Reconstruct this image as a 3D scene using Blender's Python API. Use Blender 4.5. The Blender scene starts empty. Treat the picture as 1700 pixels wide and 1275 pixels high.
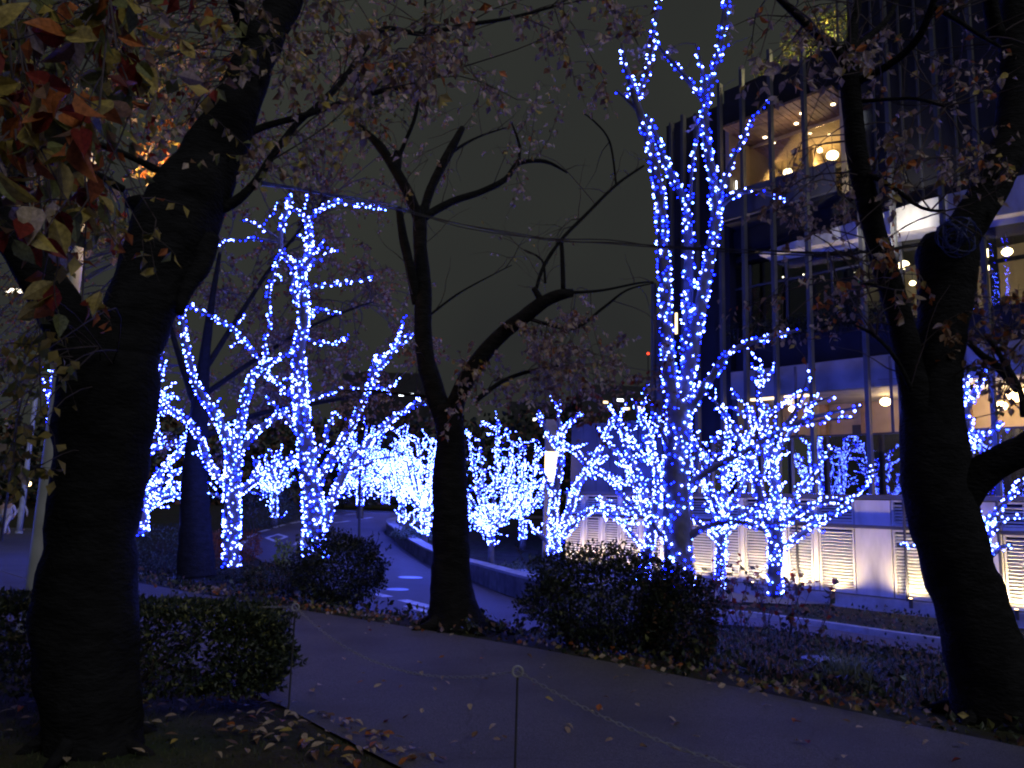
import bpy, math, random
from mathutils import Vector, Matrix, noise
R_ = random.Random(11)
rnd = R_.random
uni = R_.uniform
C = bpy.context.scene.collection
scene = bpy.context.scene

# ------------------------------------------------------------------ camera
F_PX, CX, CY = 1284.0, 850.0, 637.5
PITCH, ROLL = math.atan(198 / 1284.0), 0.030
EYE = Vector((0, 0, 1.6))
fw = Vector((0, math.cos(PITCH), math.sin(PITCH)))
r0, u0 = Vector((1, 0, 0)), Vector((0, -math.sin(PITCH), math.cos(PITCH)))
rt = r0 * math.cos(ROLL) + u0 * math.sin(ROLL)
up = u0 * math.cos(ROLL) - r0 * math.sin(ROLL)
cam = bpy.data.cameras.new('camera')
cam.sensor_width = 36
cam.lens = 36 * F_PX / 1700
cam.clip_start, cam.clip_end = 0.05, 2000
camo = bpy.data.objects.new('camera', cam)
C.objects.link(camo)
camo.matrix_world = Matrix(((rt.x, up.x, -fw.x, EYE.x), (rt.y, up.y, -fw.y, EYE.y), (rt.z, up.z, -fw.z, EYE.z), (0, 0, 0, 1)))
scene.camera = camo

# ------------------------------------------------------------------ sky, light, exposure
world = bpy.data.worlds.new('World')
scene.world = world
world.use_nodes = True
nt = world.node_tree
nt.nodes.clear()
wo = nt.nodes.new('ShaderNodeOutputWorld')
sky = nt.nodes.new('ShaderNodeTexSky')
sky.sky_type = 'NISHITA'
sky.sun_disc = False
sky.sun_elevation = math.radians(-5.0)
sky.sun_rotation = math.radians(200)
b1 = nt.nodes.new('ShaderNodeBackground')
b1.inputs['Strength'].default_value = 0.01
nt.links.new(sky.outputs[0], b1.inputs['Color'])
b2 = nt.nodes.new('ShaderNodeBackground')          # overcast cloud lit by the city
tc = nt.nodes.new('ShaderNodeTexCoord')
nz = nt.nodes.new('ShaderNodeTexNoise')
nz.inputs['Scale'].default_value = 2.2
nz.inputs['Detail'].default_value = 3
rp = nt.nodes.new('ShaderNodeValToRGB')
rp.color_ramp.elements[0].position, rp.color_ramp.elements[1].position = 0.3, 0.72
rp.color_ramp.elements[0].color = (0.0200, 0.0212, 0.0215, 1)
rp.color_ramp.elements[1].color = (0.0315, 0.0340, 0.0285, 1)
nt.links.new(tc.outputs['Generated'], nz.inputs['Vector'])
nt.links.new(nz.outputs['Fac'], rp.inputs['Fac'])
nt.links.new(rp.outputs['Color'], b2.inputs['Color'])
b2.inputs['Strength'].default_value = 1.0
ad = nt.nodes.new('ShaderNodeAddShader')
nt.links.new(b1.outputs[0], ad.inputs[0])
nt.links.new(b2.outputs[0], ad.inputs[1])
nt.links.new(ad.outputs[0], wo.inputs['Surface'])

night_glow = bpy.data.lights.new('night_glow', 'SUN')  # weak directional lamp added for city glow and lamps behind the camera
night_glow.energy = 0.74
night_glow.angle = math.radians(25)
night_glow.color = (0.93, 0.93, 1.0)
glowo = bpy.data.objects.new('night_glow', night_glow)
C.objects.link(glowo)
glowo.rotation_euler = Vector((-0.42, 0.66, -0.60)).to_track_quat('-Z', 'Y').to_euler()

vs = scene.view_settings
vs.view_transform, vs.look, vs.exposure, vs.gamma = 'Standard', 'None', 0.0, 1.0
vs.use_curve_mapping = False
cy = scene.cycles
cy.use_denoising = True
cy.max_bounces, cy.diffuse_bounces, cy.glossy_bounces, cy.transparent_max_bounces = 6, 2, 3, 12
cy.sample_clamp_indirect = 3.0
cy.filter_width = 2.1
cy.use_light_tree = True

# ------------------------------------------------------------------ helpers
def ray(x, y):
    return fw * F_PX + rt * (x - CX) + up * (CY - y)
def P(x, y, d):
    """point seen at photo pixel x, y standing d metres ahead"""
    v = ray(x, y)
    return EYE + v * (d / v.y)
def smooth(a, b, t):
    t = max(0.0, min(1.0, (t - a) / (b - a)))
    return t * t * (3 - 2 * t)

class MB:
    def __init__(s):
        s.v, s.f, s.m = [], [], []
    def add(s, vs_, fs_, mi=0):
        k = len(s.v)
        s.v.extend(vs_)
        for f in fs_:
            s.f.append(tuple(i + k for i in f))
            s.m.append(mi)
    def box(s, o, ax, ay, az, mi=0):
        """box with corner o and three edge vectors"""
        vv = [o, o + ax, o + ax + ay, o + ay, o + az, o + ax + az, o + ax + ay + az, o + ay + az]
        s.add(vv, [(0, 3, 2, 1), (4, 5, 6, 7), (0, 1, 5, 4), (1, 2, 6, 5), (2, 3, 7, 6), (3, 0, 4, 7)], mi)
    def tube(s, pts, rad, sides=6, mi=0, rough=0.0, cap=True, seed=0.0, freq=5.0):
        n = len(pts)
        t0 = (pts[1] - pts[0]).normalized()
        a = t0.cross(Vector((0.31, 0.9, 0.2)))
        if a.length < 0.1:
            a = t0.cross(Vector((1, 0, 0)))
        a.normalize()
        vv, ff = [], []
        for i in range(n):
            t = (pts[min(i + 1, n - 1)] - pts[max(i - 1, 0)])
            if t.length < 1e-9:
                t = t0
            t = t.normalized()
            a = (a - t * a.dot(t)).normalized()
            b = t.cross(a)
            for k in range(sides):
                an = 2 * math.pi * k / sides
                d = a * math.cos(an) + b * math.sin(an)
                r = rad[i]
                if rough:
                    q = pts[i] + d * r
                    r *= 1 + rough * (noise.noise(q * freq + Vector((seed, 0, 0))) + 0.5 * noise.noise(Vector((q.x * freq * 3, q.y * freq * 3, q.z * freq * 1.2))))
                vv.append(pts[i] + d * r)
        for i in range(n - 1):
            for k in range(sides):
                k2 = (k + 1) % sides
                ff.append((i * sides + k, i * sides + k2, (i + 1) * sides + k2, (i + 1) * sides + k))
        if cap:
            ff.append(tuple(range(sides - 1, -1, -1)))
            ff.append(tuple((n - 1) * sides + k for k in range(sides)))
        s.add(vv, ff, mi)
    def ball(s, c, r, mi=0, seg=8, ring=5, sq=1.0):
        vv = [c + Vector((0, 0, r * sq))]
        for i in range(1, ring):
            th = math.pi * i / ring
            for k in range(seg):
                ph = 2 * math.pi * k / seg
                vv.append(c + Vector((r * math.sin(th) * math.cos(ph), r * math.sin(th) * math.sin(ph), r * sq * math.cos(th))))
        vv.append(c - Vector((0, 0, r * sq)))
        ff = []
        for k in range(seg):
            ff.append((0, 1 + k, 1 + (k + 1) % seg))
            for i in range(ring - 2):
                a0, a1 = 1 + i * seg, 1 + (i + 1) * seg
                ff.append((a0 + k, a1 + k, a1 + (k + 1) % seg, a0 + (k + 1) % seg))
            e = 1 + (ring - 2) * seg
            ff.append((e + k, len(vv) - 1, e + (k + 1) % seg))
        s.add(vv, ff, mi)
    def mesh(s, name, mats, off=None, smooth_=False):
        me = bpy.data.meshes.new(name)
        off = off or Vector((0, 0, 0))
        me.from_pydata([tuple(Vector(p) - off) for p in s.v], [], s.f)
        for m in (mats if isinstance(mats, (list, tuple)) else [mats]):
            me.materials.append(m)
        if isinstance(mats, (list, tuple)) and len(mats) > 1:
            me.polygons.foreach_set('material_index', s.m)
        if smooth_:
            me.polygons.foreach_set('use_smooth', [True] * len(me.polygons))
        me.update()
        return me
    def build(s, name, mats, parent=None, smooth_=False, kind=None, loc=None):
        if not s.v:
            return None
        off = parent_loc(parent) if parent is not None else (loc or Vector((0, 0, 0)))
        o = bpy.data.objects.new(name, s.mesh(name, mats, off, smooth_))
        C.objects.link(o)
        if parent is not None:
            o.parent = parent
        else:
            o.location = off
        if kind:
            o['kind'] = kind
        return o
def parent_loc(p):
    v = Vector((0, 0, 0))
    while p is not None:
        v += p.location
        p = p.parent
    return v
def tag(o, label, cat, group=None):
    o['label'], o['category'] = label, cat
    if group:
        o['group'] = group
    return o
def thing(name, label, cat, loc, group=None):
    o = bpy.data.objects.new(name, None)
    C.objects.link(o)
    o.location = loc
    o.empty_display_size = 0.2
    return tag(o, label, cat, group)

def mat(name, col, rough=0.8, spec=0.3, var=0.25, scale=8.0, bump=0.0, bscale=40.0, metal=0.0, dirt=None, dscale=1.5, coord='Object', stretch=None):
    m = bpy.data.materials.new(name)
    m.use_nodes = True
    t = m.node_tree
    p = t.nodes['Principled BSDF']
    p.inputs['Roughness'].default_value = rough
    p.inputs['Specular IOR Level'].default_value = spec
    p.inputs['Metallic'].default_value = metal
    co = t.nodes.new('ShaderNodeTexCoord')
    mp = t.nodes.new('ShaderNodeMapping')
    if stretch:
        mp.inputs['Scale'].default_value = stretch
    t.links.new(co.outputs[coord], mp.inputs['Vector'])
    n1 = t.nodes.new('ShaderNodeTexNoise')
    n1.inputs['Scale'].default_value = scale
    n1.inputs['Detail'].default_value = 6
    t.links.new(mp.outputs[0], n1.inputs['Vector'])
    cr = t.nodes.new('ShaderNodeValToRGB')
    cr.color_ramp.elements[0].position, cr.color_ramp.elements[1].position = 0.3, 0.7
    cr.color_ramp.elements[0].color = tuple(c * (1 - var) for c in col) + (1,)
    cr.color_ramp.elements[1].color = tuple(min(1, c * (1 + var)) for c in col) + (1,)
    t.links.new(n1.outputs['Fac'], cr.inputs['Fac'])
    out = cr.outputs['Color']
    if dirt:
        n2 = t.nodes.new('ShaderNodeTexNoise')
        n2.inputs['Scale'].default_value = dscale
        n2.inputs['Detail'].default_value = 5
        t.links.new(mp.outputs[0], n2.inputs['Vector'])
        c2 = t.nodes.new('ShaderNodeValToRGB')
        c2.color_ramp.elements[0].position, c2.color_ramp.elements[1].position = 0.45, 0.68
        t.links.new(n2.outputs['Fac'], c2.inputs['Fac'])
        mx = t.nodes.new('ShaderNodeMix')
        mx.data_type = 'RGBA'
        t.links.new(c2.outputs['Color'], mx.inputs[0])
        t.links.new(out, mx.inputs[6])
        mx.inputs[7].default_value = tuple(dirt) + (1,)
        out = mx.outputs[2]
    t.links.new(out, p.inputs['Base Color'])
    if bump:
        n3 = t.nodes.new('ShaderNodeTexNoise')
        n3.inputs['Scale'].default_value = bscale
        n3.inputs['Detail'].default_value = 6
        t.links.new(mp.outputs[0], n3.inputs['Vector'])
        bp = t.nodes.new('ShaderNodeBump')
        bp.inputs['Strength'].default_value = bump
        bp.inputs['Distance'].default_value = 0.03
        t.links.new(n3.outputs['Fac'], bp.inputs['Height'])
        t.links.new(bp.outputs[0], p.inputs['Normal'])
    return m
def emit(name, col, strength):
    m = bpy.data.materials.new(name)
    m.use_nodes = True
    t = m.node_tree
    t.nodes.clear()
    o = t.nodes.new('ShaderNodeOutputMaterial')
    e = t.nodes.new('ShaderNodeEmission')
    e.inputs['Color'].default_value = tuple(col) + (1,)
    e.inputs['Strength'].default_value = strength
    t.links.new(e.outputs[0], o.inputs['Surface'])
    return m
def leafmat(name, col, trans=0.35, rough=0.55):
    m = bpy.data.materials.new(name)
    m.use_nodes = True
    t = m.node_tree
    p = t.nodes['Principled BSDF']
    p.inputs['Roughness'].default_value = rough
    p.inputs['Specular IOR Level'].default_value = 0.3
    co = t.nodes.new('ShaderNodeTexCoord')
    n1 = t.nodes.new('ShaderNodeTexNoise')
    n1.inputs['Scale'].default_value = 9.0
    n1.inputs['Detail'].default_value = 5
    oi = t.nodes.new('ShaderNodeObjectInfo')
    va = t.nodes.new('ShaderNodeVectorMath')
    va.operation = 'ADD'
    t.links.new(co.outputs['Object'], va.inputs[0])
    t.links.new(oi.outputs['Random'], va.inputs[1])
    t.links.new(va.outputs[0], n1.inputs['Vector'])
    cr = t.nodes.new('ShaderNodeValToRGB')
    cr.color_ramp.elements[0].position, cr.color_ramp.elements[1].position = 0.32, 0.68
    cr.color_ramp.elements[0].color = tuple(c * 0.6 for c in col) + (1,)
    cr.color_ramp.elements[1].color = tuple(min(1, c * 1.25) for c in col) + (1,)
    t.links.new(n1.outputs['Fac'], cr.inputs['Fac'])
    t.links.new(cr.outputs['Color'], p.inputs['Base Color'])
    tr = t.nodes.new('ShaderNodeBsdfTranslucent')
    t.links.new(cr.outputs['Color'], tr.inputs['Color'])
    mx = t.nodes.new('ShaderNodeMixShader')
    mx.inputs[0].default_value = trans
    t.links.new(p.outputs[0], mx.inputs[1])
    t.links.new(tr.outputs[0], mx.inputs[2])
    t.links.new(mx.outputs[0], t.nodes['Material Output'].inputs['Surface'])
    return m
def glassmat(name, tint=(0.75, 0.82, 0.88), ior=1.7, rough=0.02):
    m = bpy.data.materials.new(name)
    m.use_nodes = True
    t = m.node_tree
    t.nodes.clear()
    o = t.nodes.new('ShaderNodeOutputMaterial')
    tr = t.nodes.new('ShaderNodeBsdfTransparent')
    tr.inputs[0].default_value = tuple(tint) + (1,)
    gl = t.nodes.new('ShaderNodeBsdfGlossy')
    gl.inputs['Roughness'].default_value = rough
    fr = t.nodes.new('ShaderNodeFresnel')
    fr.inputs['IOR'].default_value = ior
    n = t.nodes.new('ShaderNodeTexNoise')
    n.inputs['Scale'].default_value = 1.2
    bp = t.nodes.new('ShaderNodeBump')
    bp.inputs['Strength'].default_value = 0.02
    t.links.new(n.outputs['Fac'], bp.inputs['Height'])
    t.links.new(bp.outputs[0], gl.inputs['Normal'])
    mx = t.nodes.new('ShaderNodeMixShader')
    t.links.new(fr.outputs[0], mx.inputs[0])
    t.links.new(tr.outputs[0], mx.inputs[1])
    t.links.new(gl.outputs[0], mx.inputs[2])
    t.links.new(mx.outputs[0], o.inputs['Surface'])
    return m

M = {}
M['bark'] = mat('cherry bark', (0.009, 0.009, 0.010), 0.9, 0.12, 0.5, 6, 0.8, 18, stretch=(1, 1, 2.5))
M['bark_pale'] = mat('smooth grey bark', (0.10, 0.095, 0.10), 0.85, 0.2, 0.3, 6, 0.4, 25)
M['twig'] = mat('twig bark', (0.07, 0.055, 0.06), 0.85, 0.2, 0.3, 12)
M['led_white'] = emit('cool white bulb', (0.070, 0.105, 1.0), 64.0)
M['led_blue'] = emit('blue bulb', (0.003, 0.010, 1.0), 34.0)
M['led_cyan'] = emit('pale cyan bulb', (0.048, 0.115, 1.0), 60.0)
M['soil'] = mat('dark soil', (0.035, 0.030, 0.022), 0.95, 0.1, 0.5, 3, 0.6, 25, dirt=(0.03, 0.04, 0.018), dscale=0.7)
M['path'] = mat('asphalt path', (0.118, 0.112, 0.132), 0.8, 0.3, 0.35, 90, 0.8, 160, dirt=(0.086, 0.082, 0.098), dscale=0.9)
def cracks(m, scale, width, dark):
    t = m.node_tree
    p = t.nodes['Principled BSDF']
    src = p.inputs['Base Color'].links[0].from_socket
    co = t.nodes.new('ShaderNodeTexCoord')
    nn = t.nodes.new('ShaderNodeTexNoise')
    nn.inputs['Scale'].default_value = 2.5
    nn.inputs['Detail'].default_value = 6
    t.links.new(co.outputs['Object'], nn.inputs['Vector'])
    mxv = t.nodes.new('ShaderNodeMix')
    mxv.data_type = 'VECTOR'
    mxv.inputs[0].default_value = 0.22
    t.links.new(co.outputs['Object'], mxv.inputs[4])
    t.links.new(nn.outputs['Color'], mxv.inputs[5])
    vo = t.nodes.new('ShaderNodeTexVoronoi')
    vo.feature = 'DISTANCE_TO_EDGE'
    vo.inputs['Scale'].default_value = scale
    t.links.new(mxv.outputs[1], vo.inputs['Vector'])
    mr = t.nodes.new('ShaderNodeMapRange')
    mr.inputs['From Max'].default_value = width
    mr.inputs['To Min'].default_value = dark
    t.links.new(vo.outputs['Distance'], mr.inputs['Value'])
    n2 = t.nodes.new('ShaderNodeTexNoise')
    n2.inputs['Scale'].default_value = 260
    n2.inputs['Detail'].default_value = 2
    t.links.new(co.outputs['Object'], n2.inputs['Vector'])
    m2 = t.nodes.new('ShaderNodeMapRange')
    m2.inputs['From Min'].default_value, m2.inputs['From Max'].default_value = 0.3, 0.7
    m2.inputs['To Min'].default_value, m2.inputs['To Max'].default_value = 0.45, 1.6
    t.links.new(n2.outputs['Fac'], m2.inputs['Value'])
    mu = t.nodes.new('ShaderNodeMath')
    mu.operation = 'MULTIPLY'
    t.links.new(mr.outputs[0], mu.inputs[0])
    t.links.new(m2.outputs[0], mu.inputs[1])
    vm = t.nodes.new('ShaderNodeVectorMath')
    vm.operation = 'SCALE'
    t.links.new(src, vm.inputs[0])
    t.links.new(mu.outputs[0], vm.inputs['Scale'])
    t.links.new(vm.outputs[0], p.inputs['Base Color'])
cracks(M['path'], 0.42, 0.006, 0.82)
M['road'] = mat('road asphalt', (0.085, 0.070, 0.075), 0.7, 0.3, 0.2, 50, 0.35, 140, dirt=(0.062, 0.052, 0.055), dscale=0.5)
M['paint'] = mat('worn white road paint', (0.55, 0.55, 0.55), 0.6, 0.3, 0.2, 20, dirt=(0.25, 0.24, 0.25), dscale=6)
M['concrete'] = mat('pale concrete', (0.33, 0.32, 0.32), 0.8, 0.3, 0.15, 6, 0.2, 60, dirt=(0.24, 0.23, 0.22), dscale=2)
M['wallstone'] = mat('dark wall stone', (0.16, 0.15, 0.14), 0.85, 0.2, 0.25, 5, 0.4, 40, dirt=(0.08, 0.08, 0.07), dscale=1.5)
M['paving'] = mat('plaza paving', (0.15, 0.15, 0.16), 0.55, 0.35, 0.15, 10, 0.15, 60)
M['manhole'] = mat('smooth iron cover', (0.20, 0.20, 0.22), 0.4, 0.5, 0.1, 20, 0.3, 80, metal=0.6)
M['white'] = mat('white painted panel', (0.46, 0.45, 0.43), 0.55, 0.35, 0.06, 2, dirt=(0.30, 0.29, 0.27), dscale=2.2, stretch=(1, 1, 0.25))
M['fascia'] = mat('grey render fascia', (0.24, 0.24, 0.235), 0.7, 0.25, 0.1, 2, dirt=(0.18, 0.18, 0.17), dscale=1.5)
M['louvre'] = mat('cream louvre', (0.60, 0.57, 0.50), 0.5, 0.35, 0.08, 3)
M['dark'] = mat('dark metal', (0.03, 0.03, 0.035), 0.5, 0.4, 0.2, 6)
M['fin'] = mat('grey metal fin', (0.075, 0.075, 0.08), 0.5, 0.4, 0.12, 3, dirt=(0.05, 0.05, 0.055), dscale=1)
M['steel'] = mat('galvanised steel', (0.28, 0.28, 0.30), 0.65, 0.3, 0.2, 20)
M['pole'] = mat('pale pole paint', (0.42, 0.44, 0.46), 0.5, 0.4, 0.1, 6, dirt=(0.30, 0.31, 0.32), dscale=3)
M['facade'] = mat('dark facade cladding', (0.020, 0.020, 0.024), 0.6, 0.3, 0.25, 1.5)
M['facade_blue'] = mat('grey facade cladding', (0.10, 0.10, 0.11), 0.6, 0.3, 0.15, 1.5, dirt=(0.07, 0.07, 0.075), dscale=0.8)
M['beige'] = mat('beige interior wall', (0.45, 0.35, 0.22), 0.8, 0.2, 0.1, 2)
M['wood'] = mat('wood soffit', (0.30, 0.19, 0.10), 0.6, 0.3, 0.3, 4, stretch=(1, 1, 1))
M['glass'] = glassmat('window glass')
M['glass_dark'] = glassmat('dark reflective glass', (0.30, 0.36, 0.48), 2.3)
M['warm'] = emit('warm lamp glass', (1.0, 0.66, 0.30), 14)
M['warm_soft'] = emit('warm lantern glass', (1.0, 0.70, 0.38), 3.2)
M['down'] = emit('downlight lens', (1.0, 0.75, 0.45), 10)
M['cool'] = emit('cool strip lamp', (0.85, 0.92, 1.0), 6)
M['green'] = emit('green exit lamp', (0.1, 0.9, 0.45), 1.2)
M['redlamp'] = emit('red aviation lamp', (1, 0.05, 0.02), 4)
LEAF = {
    'red': leafmat('dark red leaf', (0.19, 0.022, 0.014)),
    'orange': leafmat('orange leaf', (0.42, 0.13, 0.03)),
    'yellow': leafmat('olive yellow leaf', (0.42, 0.32, 0.07)),
    'olive': leafmat('olive green leaf', (0.17, 0.18, 0.06)),
    'tan': leafmat('tan leaf', (0.46, 0.36, 0.25)),
    'pink': leafmat('pinkish brown leaf', (0.36, 0.26, 0.20)),
    'brown': leafmat('brown leaf', (0.20, 0.11, 0.06)),
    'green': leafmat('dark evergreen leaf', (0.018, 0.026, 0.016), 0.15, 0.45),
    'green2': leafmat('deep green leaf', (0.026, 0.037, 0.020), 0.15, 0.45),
    'grey': leafmat('silvery green leaf', (0.13, 0.16, 0.11), 0.2),
    'lime': leafmat('lime leaf', (0.30, 0.40, 0.06)),
}
PAL = list(LEAF.keys())

# ---- leaf shapes
def leaf_geo(cu=0.12, fold=0.18):
    """a real leaf, 1 long along +X: folded along its midrib, pointed, on a short stalk"""
    xs = [0.0, 0.18, 0.42, 0.68, 0.88, 1.0]
    ws = [0.015, 0.20, 0.29, 0.21, 0.08, 0.0]
    v, f = [], []
    for x, w in zip(xs, ws):
        z = -cu * (x * x)
        v += [Vector((x, 0, z)), Vector((x, w, z + w * fold * 2)), Vector((x, -w, z + w * fold * 2))]
    for i in range(5):
        a, b = 3 * i, 3 * i + 3
        f += [(a, b, b + 1, a + 1), (a, a + 2, b + 2, b)]
    v += [Vector((-0.22, 0.0, 0.04)), Vector((-0.22, 0.012, 0.03))]
    f.append((0, 1, len(v) - 1, len(v) - 2))
    return v, f
LEAF_SHAPES = [leaf_geo(0.10, 0.15), leaf_geo(0.30, 0.35), leaf_geo(-0.15, 0.25), leaf_geo(0.45, 0.1)]
LEAF_MESH = {}
def leaf_mesh(col, k):
    key = (col, k)
    if key not in LEAF_MESH:
        b = MB()
        b.add(*LEAF_SHAPES[k])
        LEAF_MESH[key] = b.mesh('leaf', LEAF[col], smooth_=False)
    return LEAF_MESH[key]
def frame(d, roll):
    """rotation with X along d"""
    d = d.normalized()
    a = d.cross(Vector((0, 0, 1)))
    if a.length < 0.05:
        a = Vector((1, 0, 0))
    a.normalize()
    b = a.cross(d)
    c, s = math.cos(roll), math.sin(roll)
    y = a * c + b * s
    z = d.cross(y)
    return Matrix(((d.x, y.x, z.x), (d.y, y.y, z.y), (d.z, y.z, z.z)))
def add_leaf(mb, p, d, roll, size, mi, wide=0.32):
    """small leaf: four triangles folded along the midrib"""
    m = frame(d, roll)
    pts = [(0, 0, 0), (0.45, wide, 0.10), (1.0, 0, -0.12), (0.45, -wide, 0.10), (0.5, 0, 0.0)]
    mb.add([p + m @ (Vector(q) * size) for q in pts], [(0, 4, 1), (4, 2, 1), (0, 3, 4), (4, 3, 2)], mi)
def pick(weights):
    ks = list(weights.keys())
    return R_.choices(ks, [weights[k] for k in ks])[0]
def rdir(up_=0.0):
    while True:
        v = Vector((uni(-1, 1), uni(-1, 1), uni(-1, 1)))
        if 0.05 < v.length < 1:
            v.normalize()
            v.z += up_
            return v.normalized()

def catmull(pts, step):
    """pts: list of (Vector, radius); resampled about every step metres"""
    out = []
    n = len(pts)
    for i in range(n - 1):
        p0, p1, p2, p3 = pts[max(i - 1, 0)], pts[i], pts[i + 1], pts[min(i + 2, n - 1)]
        k = max(1, int((p2[0] - p1[0]).length / step))
        for j in range(k):
            t = j / k
            t2, t3 = t * t, t * t * t
            q = 0.5 * ((2 * p1[0]) + (p2[0] - p0[0]) * t + (2 * p0[0] - 5 * p1[0] + 4 * p2[0] - p3[0]) * t2 + (3 * p1[0] - p0[0] - 3 * p2[0] + p3[0]) * t3)
            out.append((q, p1[1] + (p2[1] - p1[1]) * t))
    out.append(pts[-1])
    return out

class Tree:
    """a traced tree: limbs are given as photo pixels (x, y, width) and get their own depth as they grow"""
    def __init__(s, label, depth, base, ground, bark='bark', name='cherry_tree', cat='tree', group=None, sides=12, rough=0.10, step=0.12):
        s.d, s.bark, s.sides, s.rough, s.step = depth, bark, sides, rough, step
        b = P(base[0], base[1], depth)
        b.z = ground
        s.root = thing(name, label, cat, b, group)
        s.nodes = []          # (px, py, point, radius, tangent)
        s.limbs = []
        s.twigs = MB()
        s.leaves = []         # (point, dir, roll, size, colour)
    def limb(s, pts, name='branch', drift=None, start=None, tip=None):
        """pts: (x, y, w) in photo pixels"""
        x0, y0 = pts[0][0], pts[0][1]
        d0 = s.d
        if s.nodes and start is None:
            q = min(s.nodes, key=lambda n: (n[0] - x0) ** 2 + (n[1] - y0) ** 2)
            d0 = q[2].y
        if start is not None:
            d0 = start
        L = sum(math.hypot(pts[i + 1][0] - pts[i][0], pts[i + 1][1] - pts[i][1]) for i in range(len(pts) - 1)) * d0 / F_PX
        if drift is None:
            drift = uni(-0.35, 0.35) * L
        ll, acc = [], 0.0
        T = sum(math.hypot(pts[i + 1][0] - pts[i][0], pts[i + 1][1] - pts[i][1]) for i in range(len(pts) - 1))
        for i, (x, y, w) in enumerate(pts):
            if i:
                acc += math.hypot(x - pts[i - 1][0], y - pts[i - 1][1])
            d = d0 + drift * acc / max(T, 1)
            ll.append((P(x, y, d), 0.5 * w * d / F_PX))
        rs = catmull(ll, s.step)
        b = MB()
        b.tube([q for q, r in rs], [max(r, 0.004) for q, r in rs], s.sides if rs[0][1] > 0.05 else 7, 0, s.rough, seed=rnd() * 50)
        b.build(name, M[s.bark], s.root, True)
        s.limbs.append(rs)
        for i, (q, r) in enumerate(rs):
            v = q - EYE
            zz = v.dot(fw)
            s.nodes.append((CX + F_PX * v.dot(rt) / zz, CY - F_PX * v.dot(up) / zz, q, r, (rs[min(i + 1, len(rs) - 1)][0] - rs[max(i - 1, 0)][0]).normalized()))
        return rs
    def grow(s, n, length, from_r=0.2, upness=0.35, limbs=None, r0=0.018, bend=0.35, store=True):
        """procedural side shoots from the traced limbs"""
        new = []
        pool = [nd for nd in s.nodes if nd[3] < from_r] if limbs is None else limbs
        for _ in range(n):
            nd = R_.choice(pool)
            d = (rdir(upness) + nd[4] * 0.6).normalized()
            L = uni(0.4, 1.0) * length
            p = nd[2].copy()
            pts = [(p.copy(), r0)]
            k = 5
            for i in range(k):
                d = (d + rdir(0.1) * bend).normalized()
                p = p + d * (L / k)
                pts.append((p.copy(), r0 * (1 - 0.75 * (i + 1) / k)))
            s.twigs.tube([q for q, r in pts], [r for q, r in pts], 4)
            rs = catmull(pts, 0.06)
            new.append(rs)
            if store:
                s.limbs.append(rs)
        return new
    def lights(s, spacing=0.14, r=0.026, white=0.55, skip=lambda q: False, lines=None, minper=8.0):
        """bulbs of the light string wound round every limb"""
        b = MB()
        octo = [Vector((1, 0, 0)), Vector((-1, 0, 0)), Vector((0, 1, 0)), Vector((0, -1, 0)), Vector((0, 0, 1)), Vector((0, 0, -1))]
        of = [(0, 2, 4), (2, 1, 4), (1, 3, 4), (3, 0, 4), (2, 0, 5), (1, 2, 5), (3, 1, 5), (0, 3, 5)]
        cnt = 0
        for rs in (lines or s.limbs):
            acc = 0.0
            for i in range(len(rs) - 1):
                q, rad = rs[i]
                q2, rad2 = rs[i + 1]
                seg = (q2 - q).length
                per = max(minper, 2 * math.pi * rad / (spacing * spacing))
                acc += seg * per * 1.5 * max(0.45, 1 + 0.9 * noise.noise(q * 2.3 + Vector((7, 0, 0))))
                t = q2 - q
                while acc > 1:
                    acc -= 1
                    dd = rdir()
                    dd = (dd - t * dd.dot(t) / max(t.length_squared, 1e-9)).normalized()
                    rr = rad * 1.03 + 0.012 + abs(R_.gauss(0, 0.012))
                    c = q + t * rnd() + dd * rr
                    if skip(c) or noise.noise(c * 1.1 + Vector((3, 9, 1))) < -0.58:
                        continue
                    w_ = rnd() < white
                    rb = r * (uni(0.45, 1.0) if w_ else uni(0.4, 0.8))
                    b.add([c + o * rb for o in octo], of, (0 if rnd() < 0.75 else 2) if w_ else 1)
                    cnt += 1
        o = b.build('light_string', [M['led_white'], M['led_blue'], M['led_cyan']], s.root, True, 'stuff')
        return cnt
    def roots(s, n, R, r0, h=0.35):
        b = MB()
        c = s.root.location
        for i in range(n):
            a = 6.283 * i / n + uni(-.3, .3)
            d = Vector((math.cos(a), math.sin(a), 0))
            L = R * uni(1.5, 2.2)
            pts = [(c + d * R * 0.55 + Vector((0, 0, h)), r0 * 0.8), (c + d * R * 0.95 + Vector((0, 0, h * 0.25)), r0), (c + d * L + Vector((0, 0, -0.03)), r0 * 0.7), (c + d * L * 1.3 + Vector((0, 0, -0.14)), r0 * 0.3)]
            rs = catmull(pts, 0.05)
            m = MB()
            m.tube([q for q, k in rs], [k for q, k in rs], 9, 0, 0.12, seed=rnd() * 40)
            m.build('root', M[s.bark], s.root, True)
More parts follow.
